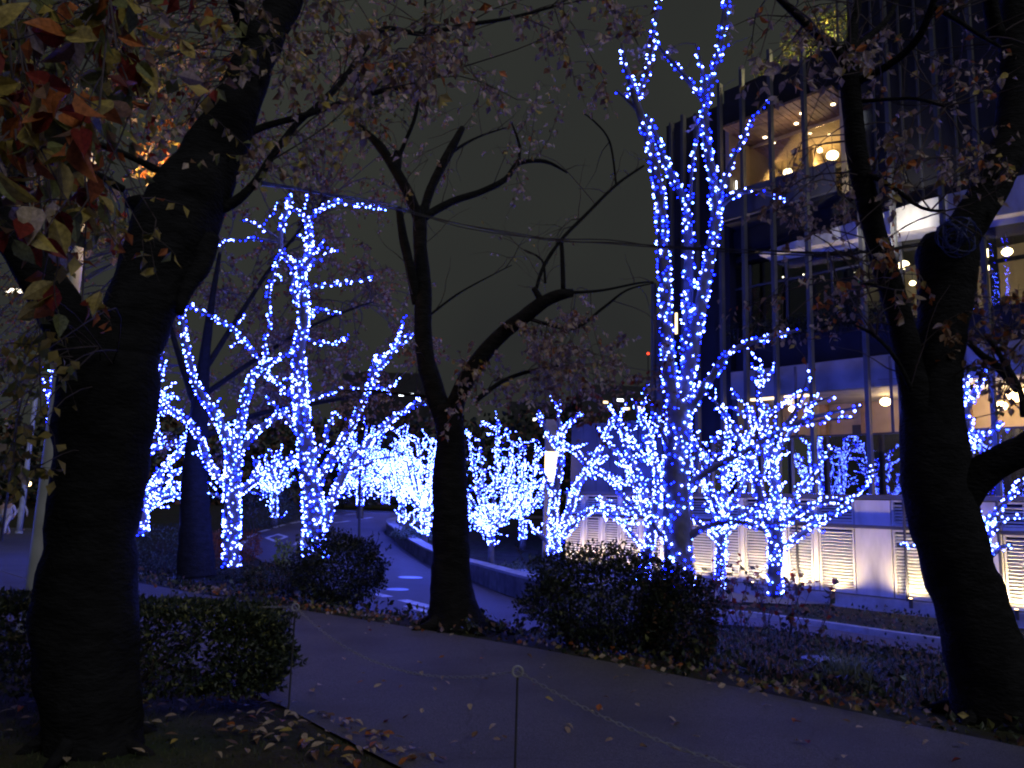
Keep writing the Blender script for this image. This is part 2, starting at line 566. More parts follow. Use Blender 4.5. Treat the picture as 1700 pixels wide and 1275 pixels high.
    def spray(s, zone, n, length, leaf, pal, per=8, droop=0.25, connect=5, r0=0.008, sub=True):
        """leafy twigs through an ellipse of the picture between two depths, each tuft joined to the nearest limb"""
        cx, cy_, rx, ry, d1, d2 = zone
        done = 0
        while done < n:
            a, q = uni(0, 2 * math.pi), math.sqrt(rnd())
            c = P(cx + rx * q * math.cos(a), cy_ + ry * q * math.sin(a), uni(d1, d2))
            nd = min(R_.sample(s.nodes, min(len(s.nodes), 60)), key=lambda k: (k[2] - c).length)
            v = c - nd[2]
            mid = nd[2] + v * 0.5 + Vector((0, 0, 0.12 * v.length)) + rdir() * 0.12 * v.length
            ll = catmull([(nd[2], r0 * 1.8), (mid, r0 * 1.3), (c, r0)], max(0.15, v.length / 8))
            s.twigs.tube([x for x, r in ll], [r for x, r in ll], 4)
            for k in range(min(connect, n - done)):
                done += 1
                base = ll[R_.randrange(len(ll) * 2 // 3, len(ll))][0]
                d = (rdir(0.0) + v.normalized() * 0.5).normalized()
                L = length * uni(0.5, 1.1)
                pts, p = [base.copy()], base.copy()
                for i in range(4):
                    d = (d + rdir() * 0.35 + Vector((0, 0, -droop * 0.5))).normalized()
                    p = p + d * (L / 4)
                    pts.append(p.copy())
                s.twigs.tube(pts, [r0 * (1 - 0.2 * i) for i in range(5)], 3)
                for j in range(per):
                    t = uni(0.6, 4.0)
                    i = min(3, int(t))
                    q = pts[i].lerp(pts[i + 1], t - i)
                    dd = (rdir() * 0.8 + Vector((0, 0, -0.75))).normalized()
                    s.leaves.append((q + dd * leaf * 0.06, dd, uni(0, 6.28), leaf * uni(0.65, 1.15), pick(pal)))
    def finish(s, singles=0, min_px=9.0):
        s.twigs.build('twigs', M['twig'], s.root, False, 'stuff')
        def app(l):
            return l[3] / max(0.3, (l[0] - EYE).length) * F_PX
        def inview(l):
            v = l[0] - EYE
            z = v.dot(fw)
            return z > 0.3 and abs(v.dot(rt) / z) < 0.68 and abs(v.dot(up) / z) < 0.52
        ls = sorted(s.leaves, key=app, reverse=True)
        one = [l for l in ls if app(l) > min_px and inview(l)][:singles]
        ids = set(id(l) for l in one)
        off = parent_loc(s.root)
        for p, d, roll, size, col in one:
            o = bpy.data.objects.new('leaf', leaf_mesh(col, R_.randrange(4)))
            C.objects.link(o)
            o.parent = s.root
            o.matrix_local = Matrix.Translation(p - off) @ frame(d, roll).to_4x4() @ Matrix.Scale(size, 4)
        b = MB()
        for l in ls:
            if id(l) not in ids:
                add_leaf(b, l[0], l[1], l[2], l[3], PAL.index(l[4]))
        b.build('leaves', [LEAF[k] for k in PAL], s.root, False, 'stuff')

# ------------------------------------------------------------------ ground
FAR = [(16, -5), (8, 2), (3.77, 5.7), (2.04, 7.48), (.14, 9.17), (-1.9, 10.7), (-7.25, 14.8), (-12, 20), (-19, 33), (-26, 48)]
NEAR = [(5, -5), (1.5, 2.2), (-.32, 4.64), (-1.31, 5.8), (-2.08, 6.69), (-3.6, 8), (-9, 12), (-16, 18), (-26, 32), (-38, 48)]
RLEFT = [(16, 10.4), (9, 14.7), (5.4, 18.3), (3.4, 18.4), (0.2, 16.6), (-3.0, 18.2), (-5.5, 24), (-9.5, 31), (-12.7, 38), (-13.3, 48), (-12.0, 60), (-4, 68), (8, 72)]
RRIGHT = [(16, 11.5), (9.1, 16.2), (5.9, 19.8), (1, 21), (-1, 26), (-3.2, 32), (-5.8, 40.5), (-7.0, 45), (-6.0, 50), (-1, 56), (7, 61)]
def sdist(x, y, line):
    best = (1e9, 0)
    p = Vector((x, y))
    for i in range(len(line) - 1):
        a, b = Vector(line[i]), Vector(line[i + 1])
        ab = b - a
        t = max(0, min(1, (p - a).dot(ab) / ab.length_squared))
        q = a + ab * t
        dd = (p - q).length
        if dd < best[0]:
            cr = ab.x * (p.y - a.y) - ab.y * (p.x - a.x)
            best = (dd, -1 if cr > 0 else 1)
    return best[0] * best[1]
def road_z(x, y):
    return -1.0 + 1.55 * smooth(28, 60, y)
def path_z(x, y):
    return -0.025 * max(0.0, min(y, 45) - 14)
def tz(x, y):
    s = sdist(x, y, FAR)
    w = smooth(0.6, 3.4, s)
    return path_z(x, y) * (1 - w) + (road_z(x, y) - 0.025) * w
def lerp_line(line, t):
    k = t * (len(line) - 1)
    i = min(int(k), len(line) - 2)
    f = k - i
    return (line[i][0] + (line[i + 1][0] - line[i][0]) * f, line[i][1] + (line[i + 1][1] - line[i][1]) * f)
def spline2(line, n):
    pp = catmull([(Vector((x, y, 0)), 0.0) for x, y in line], 0.4)
    out = []
    L = [0.0]
    for i in range(1, len(pp)):
        L.append(L[-1] + (pp[i][0] - pp[i - 1][0]).length)
    j = 0
    for k in range(n):
        s_ = L[-1] * k / (n - 1)
        while j < len(L) - 2 and L[j + 1] < s_:
            j += 1
        f = (s_ - L[j]) / max(1e-6, L[j + 1] - L[j])
        q = pp[j][0].lerp(pp[j + 1][0], f)
        out.append((q.x, q.y))
    return out
FAR, NEAR, RLEFT, RRIGHT = [catmull([(Vector((x, y, 0)), 0.0) for x, y in l], 1.2) for l in (FAR, NEAR, RLEFT, RRIGHT)]
FAR, NEAR, RLEFT, RRIGHT = [[(q.x, q.y) for q, r in l] for l in (FAR, NEAR, RLEFT, RRIGHT)]

def ground():
    xs = [-400, -200, -120, -80, -60] + [-45 + i * 0.75 for i in range(96)] + [30, 40, 60, 100, 200, 400]
    ys = [-60, -30, -15] + [-8 + i * 0.6 for i in range(100)] + [55, 60, 66, 75, 90, 120, 180, 300, 600]
    b = MB()
    vv = []
    for y in ys:
        for x in xs:
            z = tz(x, y) if -60 < x < 60 and y < 130 else road_z(x, y) - 0.07
            z -= 0.016
            z += 0.008 * noise.noise(Vector((x * 0.9, y * 0.9, 3)))
            vv.append(Vector((x, y, z)))
    nx = len(xs)
    ff = [(j * nx + i, j * nx + i + 1, (j + 1) * nx + i + 1, (j + 1) * nx + i) for j in range(len(ys) - 1) for i in range(nx - 1)]
    b.add(vv, ff)
    b.build('ground', M['soil'], None, True, 'structure')
ground()
def strip(name, left, right, n, m, zf, cols=6, lift=0.0):
    la, lb = spline2(left, n), spline2(right, n)
    b = MB()
    vv = []
    for (x1, y1), (x2, y2) in zip(la, lb):
        for k in range(cols + 1):
            t = k / cols
            x, y = x1 + (x2 - x1) * t, y1 + (y2 - y1) * t
            vv.append(Vector((x, y, zf(x, y) + lift)))
    c = cols + 1
    ff = [(i * c + k, i * c + k + 1, (i + 1) * c + k + 1, (i + 1) * c + k) for i in range(n - 1) for k in range(cols)]
    b.add(vv, ff)
    return b.build(name, m, None, True, 'structure')
strip('path', NEAR, FAR, 90, M['path'], path_z, 8, 0.006)
strip('road', RLEFT, RRIGHT, 110, M['road'], road_z, 8, 0.0)
# paved plaza between planter wall and building
plz = MB()
PZ = -0.985
pl = [Vector((3.2, 23.5, PZ)), Vector((0.2, 27.5, PZ)), Vector((-2.0, 33, PZ)), Vector((-5, 43, PZ)), Vector((-6, 56, PZ)), Vector((30, 56, PZ)), Vector((30, 30, PZ)), Vector((8, 22.5, PZ))]
plz.add(pl, [tuple(range(len(pl) - 1, -1, -1))])
plz.build('plaza', M['paving'], None, False, 'structure')

# road paint and covers
def quad_on_road(mb, c, d, hl, hw, lift=0.005):
    d = Vector((d[0], d[1], 0)).normalized()
    nn = Vector((-d.y, d.x, 0))
    vv = []
    for a, b_ in ((-1, -1), (1, -1), (1, 1), (-1, 1)):
        q = Vector((c[0], c[1], 0)) + d * hl * a + nn * hw * b_
        vv.append(Vector((q.x, q.y, road_z(q.x, q.y) + lift)))
    mb.add(vv, [(0, 1, 2, 3)])
def ground_at(x, y, zf):
    """where the sight line through a photo pixel meets the surface"""
    v = ray(x, y)
    t = 0.002
    lo = t
    for i in range(4000):
        q = EYE + v * t
        if q.z < zf(q.x, q.y):
            break
        lo = t
        t += max(0.00004, t * 0.004)
    for i in range(30):
        mid = (lo + t) / 2
        q = EYE + v * mid
        if q.z < zf(q.x, q.y):
            t = mid
        else:
            lo = mid
    return EYE + v * t
for (x1, y1, x2, y2, w) in [(399, 905, 408, 897, .13), (413, 892, 425, 886, .13), (431, 883, 446, 879, .13), (455, 876, 472, 871, .13), (483, 869, 498, 866, .13), (508, 863, 524, 860, .12), (540, 858, 560, 856, .12), (572, 855, 590, 853, .12),
                            (490, 905, 508, 890, .13), (555, 868, 580, 865, .13), (596, 862, 618, 859, .13), (623, 986, 645, 991, .16), (668, 996, 715, 1008, .16), (676, 1006, 712, 1017, .12)]:
    a, b_ = ground_at(x1, y1, road_z), ground_at(x2, y2, road_z)
    mb = MB()
    quad_on_road(mb, ((a.x + b_.x) / 2, (a.y + b_.y) / 2), (b_.x - a.x, b_.y - a.y), (b_ - a).length / 2, w)
    mb.build('road_marking', M['paint'], None, False, 'structure')
dm = MB()
cs = [ground_at(x, y, road_z) for x, y in ((439, 893), (462, 886), (479, 891), (456, 900))]
cen = sum(cs, Vector()) / 4
inn = [cen + (c - cen) * 0.62 for c in cs]
lift = lambda q: Vector((q.x, q.y, road_z(q.x, q.y) + 0.006))
dm.add([lift(c) for c in cs] + [lift(c) for c in inn], [(i, (i + 1) % 4, 4 + (i + 1) % 4, 4 + i) for i in range(4)])
dm.build('diamond_road_marking', M['paint'], None, False, 'structure')
for px, py, r, lab in ((681, 959, 0.42, 'round iron manhole cover farther up the blue lit road'), (659, 979, 0.34, 'round iron manhole cover nearer the shrub on the blue lit road'), (1365, 1095, 0.36, 'round cover on the ground beside the tall grass clump')):
    zf = road_z if px < 1000 else tz
    c = ground_at(px, py, zf)
    mb = MB()
    vv = [Vector((c.x + r * math.cos(k * math.pi / 14), c.y + r * math.sin(k * math.pi / 14), zf(c.x, c.y) + h)) for h in (-0.02, 0.012) for k in range(28)]
    mb.add(vv, [tuple(range(28, 56))] + [(k, (k + 1) % 28, 28 + (k + 1) % 28, 28 + k) for k in range(28)])
    o = mb.build('manhole_cover', M['manhole'], None, False, None, c)
    tag(o, lab, 'manhole cover')

# planter wall along the road and white kerb
def wall_strip(name, line, w, zb, zt, m, parent=None, n=40):
    pts = spline2(line, n)
    b = MB()
    vv = []
    for i, (x, y) in enumerate(pts):
        a, c = pts[max(0, i - 1)], pts[min(n - 1, i + 1)]
        d = Vector((c[0] - a[0], c[1] - a[1])).normalized()
        nx, ny = d.y, -d.x
        z0, z1 = zb(x, y), zt(x, y)
        vv += [Vector((x, y, z0)), Vector((x, y, z1)), Vector((x + nx * w, y + ny * w, z1)), Vector((x + nx * w, y + ny * w, z0))]
    ff = []
    for i in range(n - 1):
        for k in range(3):
            ff.append((4 * i + k, 4 * i + 4 + k, 4 * i + 5 + k, 4 * i + 1 + k))
    ff += [(0, 1, 2, 3), (4 * n - 1, 4 * n - 2, 4 * n - 3, 4 * n - 4)]
    b.add(vv, ff)
    return b.build(name, m, parent)
WL = [(3.4, 19.9), (1.1, 20.9), (-1.0, 26), (-3.2, 32), (-5.8, 40.5), (-6.9, 45), (-6.0, 48), (-3.0, 49.5)]
pw = thing('planter_wall', 'curved low stone planter wall with pale coping beside the blue road', 'wall', Vector((1.1, 20.9, -1)))
wall_strip('wall_body', WL, 0.45, lambda x, y: road_z(x, y) - 0.1, lambda x, y: road_z(x, y) + 0.55, M['wallstone'], pw, 60)
wl = spline2(WL, 61)
for i in range(60):
    (x1, y1), (x2, y2) = wl[i], wl[i + 1]
    d = Vector((x2 - x1, y2 - y1, 0))
    nn = Vector((d.y, -d.x, 0)).normalized()
    d1 = d.normalized()
    o = Vector((x1, y1, road_z(x1, y1) + 0.553)) + d1 * 0.008 - nn * 0.04
    d.z = road_z(x2, y2) - road_z(x1, y1)
    b = MB()
    b.box(o, d - d1 * 0.016, nn * 0.52, Vector((0, 0, 0.07 + 0.004 * rnd())))
    b.build('coping_stone', M['concrete'], pw)
kb = thing('kerb', 'pale concrete kerb in front of the louvred wall', 'kerb', Vector((9.1, 16.2, -1)))
kl = spline2([(15, 12.2), (10.3, 15.4), (9.1, 16.25), (5.9, 19.75), (3.6, 19.95)], 17)
for i in range(16):
    (x1, y1), (x2, y2) = kl[i], kl[i + 1]
    d = Vector((x2 - x1, y2 - y1, 0))
    nn = Vector((d.y, -d.x, 0)).normalized()
    d1 = d.normalized()
    b = MB()
    b.box(Vector((x1, y1, -1.05)) + d1 * 0.006, d - d1 * 0.012, nn * 0.20, Vector((0, 0, 0.17 + 0.004 * rnd())))
    b.build('kerb_stone', M['concrete'], kb)

# ------------------------------------------------------------------ building
U = Vector((-0.683, 0.730, 0)).normalized()
V = Vector((0.730, 0.683, 0)).normalized()          # into the building
P0 = P(1552, 1006, 21.0)
BZ = P0.z
def B(a, b, z):
    return Vector((P0.x, P0.y, 0)) + U * a + V * b + Vector((0, 0, z))
def bbox(mb, a0, a1, b0, b1, z0, z1, mi=0):
    mb.box(B(a0, b0, z0), U * (a1 - a0), V * (b1 - b0), Vector((0, 0, z1 - z0)), mi)
def a_at(px, b=0.0):
    """distance along the facade where the column px of the photo meets it"""
    lo, hi = -6.0, 20.0
    for _ in range(50):
        m_ = (lo + hi) / 2
        q = B(m_, b, 2.0) - EYE
        if CX + F_PX * q.dot(rt) / q.dot(fw) > px:
            lo = m_
        else:
            hi = m_
    return lo
def z_at(px, py, b=0.0):
    q = B(a_at(px, b), b, 0)
    return P(px, py, q.y).z
bld = thing('building', 'tall terraced restaurant building with louvred base and warm lit windows', 'building', B(3, 0, BZ))
def part(name, m, boxes, parent=None, sm=False):
    b = MB()
    for q in boxes:
        bbox(b, *q)
    return b.build(name, m, parent or bld)
LT = 2.02                                           # top of the louvred base
A0, A1 = -6.0, a_at(938)
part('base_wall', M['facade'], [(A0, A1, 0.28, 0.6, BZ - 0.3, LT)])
part('plinth', M['concrete'], [(A0, A1, -0.10, 0.27, BZ - 0.35, BZ + 0.05)])
part('terrace_slab', M['facade_blue'], [(A0, A1, -0.05, 5.0, LT + 0.003, LT + 0.12)])
# louvred panels: (a0, a1)
def louvre_mesh(w, h):
    b = MB()
    fr = 0.05
    x, y, z = Vector((1, 0, 0)), Vector((0, 1, 0)), Vector((0, 0, 1))
    b.box(Vector((0, 0, 0)), x * fr, y * 0.12, z * h)
    b.box(Vector((w - fr, 0, 0)), x * fr, y * 0.12, z * h)
    b.box(Vector((fr, 0, 0)), x * (w - 2 * fr), y * 0.12, z * fr * 1.6)
    b.box(Vector((fr, 0, h - fr)), x * (w - 2 * fr), y * 0.12, z * fr)
    s = MB()
    zz = fr * 1.6 + 0.015
    while zz < h - fr - 0.05:
        s.box(Vector((fr, 0.015, zz)), x * (w - 2 * fr), y * 0.075 + z * 0.042, z * 0.012 - y * 0.006)
        zz += 0.088
    return b, s
LM = {}
def louvre(a0, a1, z0, z1, b0=0.06):
    w, h = round(a1 - a0, 2), round(z1 - z0, 2)
    if (w, h) not in LM:
        fb, sb = louvre_mesh(w, h)
        LM[(w, h)] = (fb.mesh('louvre_panel', M['white']), sb.mesh('slats', M['louvre']))
    o = bpy.data.objects.new('louvre_panel', LM[(w, h)][0])
    C.objects.link(o)
    o.parent = bld
    rot = Matrix(((U.x, V.x, 0), (U.y, V.y, 0), (0, 0, 1))).to_4x4()
    o.matrix_local = Matrix.Translation(B(a0, b0, z0) - bld.location) @ rot
    s = bpy.data.objects.new('slats', LM[(w, h)][1])
    C.objects.link(s)
    s.parent = o
    s['kind'] = 'stuff'
panels = [(-4.6, -3.6), (-3.4, -2.4), (a_at(1700) , a_at(1664) + 0.05), (-0.62, -0.1), (0.0, 1.02), (2.08, 3.12), (3.32, 4.1), (4.3, 4.65), (4.75, 5.55), (5.75, 6.5), (6.75, 7.6), (7.8, 8.6), (8.8, 9.6), (9.8, 10.5), (10.7, 11.4), (11.6, 12.3), (12.5, 13.2)]
MID = 1.24
for a0, a1 in panels:
    louvre(a0, a1, BZ + 0.09, MID - 0.05)
    louvre(a0, a1, MID + 0.05, LT - 0.02)
prev = A0
for a0, a1 in panels + [(A1, A1)]:
    if a0 - prev > 0.12:
        part('wall_panel', M['white'], [(prev + 0.03, a0 - 0.03, 0.05, 0.2, BZ + 0.09, LT - 0.03)])
    prev = a1
part('rail', M['dark'], [(A0, A1, 0.0, 0.045, MID - 0.045, MID + 0.045)])
for px in (1148, 1190, 1276, 1322, 1500, 1655):
    a = a_at(px)
    part('post', M['dark'], [(a - 0.03, a + 0.03, -0.06, -0.004, BZ + 0.05, LT)])
# fins: full height blades in front of the facade
for px, py in ((1085, 470), (1100, 330), (1116, 205), (1137, 192), (1160, 190), (1203, 140), (1243, 113), (1294, 84), (1354, 50), (1448, -60), (1505, -80), (1592, -90), (1660, -90)):
    a = a_at(px, -0.35)
    w = 0.055 if px > 1130 else 0.045
    part('fin', M['fin'], [(a - w, a + w, -0.45, -0.25, LT + 0.125, z_at(px, py, -0.35))])
# level 1: terrace behind glass
g = MB()
part('glass_balustrade', M['glass_dark'], [(A0, a_at(1130), 0.05, 0.07, LT + 0.13, 3.85)])
part('balustrade_rail', M['dark'], [(A0, a_at(1130), 0.03, 0.10, 3.853, 3.90)])
part('terrace_wall', M['beige'], [(A0, 6.0, 3.6, 3.8, LT + 0.13, 5.3)])
part('terrace_side_wall', M['facade_blue'], [(6.0, 6.2, 0.5, 3.8, LT + 0.13, 5.3)])
part('ceiling', M['white'], [(A0, 6.2, 0.45, 3.8, 5.303, 5.4)])
part('fascia', M['fascia'], [(A0, a_at(1212), 0.15, 0.43, 5.25, 6.15)])
for px in (1264, 1330, 1492, 1620):
    a = a_at(px, 0.3)
    part('window_mullion', M['fin'], [(a - 0.04, a + 0.04, 0.12, 0.148, 3.91, 6.1)])
part('picture_frame', M['dark'], [(a_at(1445, 3.55), a_at(1420, 3.55), 3.52, 3.59, 3.9, 4.55)])
part('opening_door', M['dark'], [(a_at(1340, 3.55), a_at(1310, 3.55), 3.50, 3.59, LT + 0.14, 4.3)])
# level 2: planted terrace and dark dining rooms
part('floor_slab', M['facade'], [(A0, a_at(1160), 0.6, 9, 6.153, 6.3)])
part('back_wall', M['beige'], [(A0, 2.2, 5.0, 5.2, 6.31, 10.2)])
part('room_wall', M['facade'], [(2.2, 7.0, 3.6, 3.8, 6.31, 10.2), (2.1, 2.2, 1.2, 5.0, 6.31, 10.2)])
part('window_glass', M['glass'], [(A0, a_at(1212, 1.0), 1.0, 1.02, 7.3, 10.0)])
part('window_sill_band', M['facade'], [(A0, a_at(1205, 1.0), 0.9, 1.1, 6.31, 7.29)])
for px in (1215, 1252, 1315, 1394, 1478, 1515, 1600, 1660):
    a = a_at(px, 0.96)
    part('window_mullion', M['fin'], [(a - 0.035, a + 0.035, 0.94, 0.995, 7.3, 10.0)])
part('bar_counter', M['concrete'], [(2.6, 5.0, 3.0, 3.5, 6.31, 7.9)])
part('ceiling', M['facade'], [(A0, 7.0, 1.03, 5.2, 10.203, 10.4)])
for px in (1608, 1652, 1690):
    a = a_at(px, 2.0)
    part('window_frame', M['dark'], [(a - 0.10, a + 0.10, 1.2, 1.3, 7.3, 10.0)])
part('transom', M['dark'], [(A0, a_at(1590, 1.1), 1.1, 1.16, 8.55, 8.66)])
part('transom', M['fin'], [(a_at(1515, 0.97), a_at(1215, 0.97), 0.95, 0.99, 9.2, 9.26)])
for p1, p2 in ((1290, 1248), (1346, 1308)):
    part('strip_lamp', M['warm_soft'], [(a_at(p1, 0.8), a_at(p2, 0.8), 0.7, 0.95, 5.24, 5.298)])
for px, w in ((1270, 0.5), (1372, 0.22), (1440, 0.14), (1612, 0.3)):
    a = a_at(px, 3.4)
    part('interior_column', M['wood'], [(a - w / 2, a + w / 2, 3.3, 3.55, LT + 0.135, 5.29)])
part('shelf', M['dark'], [(a_at(1470, 3.5), a_at(1385, 3.5), 3.25, 3.58, LT + 0.14, 3.6)])
# white wedge canopy
wb = MB()
ca = [(a_at(1268), 9.93, 10.0), (a_at(1400), 9.80, 10.25), (a_at(1545), 9.62, 10.42), (A0, 9.3, 10.5)]
for (a1, l1, h1), (a2, l2, h2) in zip(ca[:-1], ca[1:]):
    vv = [B(a1, 0, l1), B(a1, 0, h1), B(a1, 0.9, h1), B(a1, 0.9, l1), B(a2, 0, l2), B(a2, 0, h2), B(a2, 0.9, h2), B(a2, 0.9, l2)]
    wb.add(vv, [(0, 1, 5, 4), (1, 2, 6, 5), (0, 4, 7, 3), (2, 3, 7, 6)])
wb.build('canopy', M['white'], bld)
# level 3: restaurant with timber soffit
SZ = z_at(1350, 165, 0.0)
WB = 1.9
ra0, ra1 = a_at(1405), a_at(1205)
RB = z_at(1350, 281, 0.0)
part('balcony_parapet', M['facade_blue'], [(ra0, ra1, 0.0, 0.12, RB - 1.0, RB)])
part('balcony_floor', M['facade'], [(ra0, ra1, 0.13, 7, RB - 1.1, RB - 0.9)])
sb = MB()
na = int((ra1 - ra0) / 0.16)
for i in range(na):
    aa = ra0 + i * (ra1 - ra0) / na
    bbox(sb, aa, aa + (ra1 - ra0) / na - 0.02, 0.0, WB, SZ + 0.01 * (i % 2), SZ + 0.1)
o = sb.build('soffit_boards', M['wood'], bld)
o['kind'] = 'stuff'
part('restaurant_back_wall', M['beige'], [(ra0 - 2, ra1, 5.6, 5.8, RB - 0.9, SZ + 0.3)])
part('restaurant_side_wall', M['beige'], [(ra0 - 0.15, ra0 - 0.003, 0.5, 5.6, RB - 0.9, SZ + 0.3), (ra1 + 0.003, ra1 + 0.15, 0.5, 5.6, RB - 0.9, SZ + 0.3), (4.4, 4.5, 3.2, 5.59, RB - 0.9, SZ)])
part('restaurant_ceiling', M['beige'], [(ra0, ra1, WB + 0.003, 5.59, SZ - 0.12, SZ + 0.1)])
part('window_glass', M['glass'], [(ra0, ra1, WB, WB + 0.02, RB - 0.89, SZ - 0.13)])
for aa, w in ((3.1, 0.25), (5.0, 0.3), (5.7, 0.12)):
    part('interior_column', M['wood'], [(aa - w / 2, aa + w / 2, 4.6, 4.8, RB - 0.89, SZ - 0.123)])
part('hanging_shelf', M['dark'], [(2.6, 4.2, 4.2, 4.5, SZ - 0.75, SZ - 0.60)])
for px in (1234, 1295, 1355):
    a = a_at(px, WB)
    part('window_mullion', M['fin'], [(a - 0.035, a + 0.035, WB - 0.06, WB - 0.004, RB - 0.89, SZ - 0.003)])
# dark mass behind and above
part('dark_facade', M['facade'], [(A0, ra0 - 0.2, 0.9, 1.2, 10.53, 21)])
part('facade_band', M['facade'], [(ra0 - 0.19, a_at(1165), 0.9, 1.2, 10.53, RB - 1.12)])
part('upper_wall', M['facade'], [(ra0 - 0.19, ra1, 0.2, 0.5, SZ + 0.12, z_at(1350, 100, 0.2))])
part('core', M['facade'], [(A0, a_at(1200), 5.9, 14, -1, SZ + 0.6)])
for px in (1420, 1480, 1530, 1560, 1625):
    a = a_at(px, 0.85)
    part('window_mullion', M['fin'], [(a - 0.03, a + 0.03, 0.84, 0.897, 10.55, 20.9)])
part('side_tower', M['facade'], [(a_at(1200), a_at(1090), 0.6, 10, LT + 0.13, z_at(1120, 205, 0.6))])
part('end_wall', M['facade_blue'], [(a_at(1090) + 0.004, a_at(1078), 0.4, 6, LT + 0.13, z_at(1085, 525, 0.4))])
for px, p1, p2 in ((1096, 525, 560), (1121, 520, 555)):
    a = a_at(px, 0.5)
    o = part('window', M['warm_soft'], [(a - 0.05, a + 0.05, 0.585, 0.597, z_at(px, p2, 0.6), z_at(px, p1, 0.6))])
# low wing on the left
wa0, wa1 = a_at(1076), A1
k = 6
for i in range(k):
    a0 = wa0 + (wa1 - wa0) * i / k
    part('wall_panel', M['facade_blue'], [(a0 + 0.025, a0 + (wa1 - wa0) / k - 0.01, 0.3, 0.5, LT + 0.13, z_at(1000, 700))])
part('wing_core', M['facade'], [(wa0, wa1, 0.52, 6, LT + 0.13, z_at(1000, 700) - 0.02)])
lp = P(917, 800, 31.0)
lpi = thing('light_pillar', 'square pillar with a glowing warm panel at the end of the low wing', 'lamp', Vector((lp.x, lp.y, PZ)))
b = MB(); bbx = Vector((0.62, 0, 0)); bby = Vector((0, 0.62, 0))
o_ = Vector((lp.x - 0.31, lp.y, PZ))
b.box(o_, bbx, bby, Vector((0, 0, lp.z - PZ))); b.box(o_ + Vector((0, 0, lp.z - PZ + 1.203)), bbx, bby, Vector((0, 0, 1.3)))
b.build('pillar', M['wallstone'], lpi)
b = MB(); b.box(o_ + Vector((0.02, 0.02, lp.z - PZ + 0.002)), bbx - Vector((.04, 0, 0)), bby - Vector((0, .04, 0)), Vector((0, 0, 1.2)))
b.build('lit_panel', M['warm_soft'], lpi)

# lamps of the building
def point(name, loc, energy, col, rad, parent=None):
    l = bpy.data.lights.new(name, 'POINT')
    l.energy, l.color, l.shadow_soft_size = energy, col, rad
    o = bpy.data.objects.new(name, l)
    C.objects.link(o)
    o.location = loc - (parent_loc(parent) if parent else Vector((0, 0, 0)))
    if parent:
        o.parent = parent
    return o
def spot(name, loc, to, energy, col, size, rad, parent=None):
    l = bpy.data.lights.new(name, 'SPOT')
    l.energy, l.color, l.shadow_soft_size, l.spot_size, l.spot_blend = energy, col, rad, size, 1.0
    o = bpy.data.objects.new(name, l)
    C.objects.link(o)
    o.location = loc - (parent_loc(parent) if parent else Vector((0, 0, 0)))
    o.rotation_euler = (to - loc).to_track_quat('-Z', 'Y').to_euler()
    if parent:
        o.parent = parent
    return o
WARM = (1.0, 0.72, 0.38)
def pendant(px, py, b, r, lab, e=0.0, cord=0.7):
    q = B(a_at(px, b), b, 0)
    c = P(px, py, q.y)
    t = thing('pendant_lamp', lab, 'lamp', c, 'lamps in the restaurant building')
    m = MB(); m.ball(c, r, 0, 12, 8, 0.8); m.build('globe', M['warm'], t, True)
    m = MB(); m.tube([c + Vector((0, 0, r * 0.8)), c + Vector((0, 0, r * 0.8 + cord))], [0.012, 0.012], 5); m.build('cord', M['dark'], t)
    return t
pendant(1382, 258, 2.6, 0.21, 'large round glowing lamp in upper restaurant, nearest the dark leaning stem')
pendant(1308, 286, 2.6, 0.17, 'round glowing lamp low in the upper restaurant window')
pendant(1376, 214, 3.2, 0.13, 'small hanging lamp above the large round one in upper restaurant')
pendant(1332, 223, 3.6, 0.09, 'small ceiling lamp in the middle of the upper restaurant', cord=0.2)
pendant(1302, 236, 3.0, 0.09, 'small ceiling lamp near the left mullion of upper restaurant', cord=0.2)
pendant(1470, 667, 2.2, 0.16, 'round wall lamp glowing on the lower terrace left of the leaning trunk', cord=0.3)
pendant(1315, 679, 2.6, 0.12, 'lamp behind the lit branches on the lower terrace', cord=0.4)
pendant(1688, 655, 2.4, 0.26, 'bright lamp at the right edge of the lower terrace', cord=0.4)
pendant(1662, 674, 2.6, 0.17, 'round lamp beside the brightest one on the lower terrace', cord=0.3)
pendant(1580, 650, 2.6, 0.15, 'lamp glowing behind the light wrapped stem right of the trunk', cord=0.3)
pendant(1500, 440, 2.2, 0.17, 'chandelier like lamp in the middle floor window', cord=0.8)
pendant(1515, 470, 3.0, 0.10, 'small lamp under the chandelier in the middle floor window', cord=0.4)
pendant(1640, 420, 2.2, 0.15, 'lamp in the middle floor window right of the leaning trunk', cord=0.5)
pendant(1672, 418, 2.6, 0.15, 'rightmost lamp in the middle floor window', cord=0.5)
pendant(1640, 446, 3.0, 0.12, 'low lamp in the middle floor window right of trunk', cord=0.3)
pendant(1222, 468, 2.4, 0.14, 'warm lamp in the dark middle floor room at left', cord=0.5)
for px, py in ((1270, 228), (1322, 205), (1331, 188), (1383, 173)):
    q = P(px, py, 20)
    v = q - EYE
    c = EYE + v * ((SZ - 0.004 - EYE.z) / v.z)
    m = MB(); m.tube([c, c + Vector((0, 0, -0.012))], [0.07, 0.07], 12); m.build('downlight', M['down'], bld)
for px, py, b_ in ((1262, 415, 2.5), (1334, 456, 2.5), (1360, 413, 2.5), (1300, 460, 2.5), (1264, 465, 2.8), (1382, 470, 2.0), (1420, 452, 2.0), (1345, 500, 1.8)):
    q = B(a_at(px, b_), b_, 0)
    c = P(px, py, q.y)
    m = MB(); m.ball(c, 0.03, 0, 6, 4); m.build('downlight', M['down'], bld)
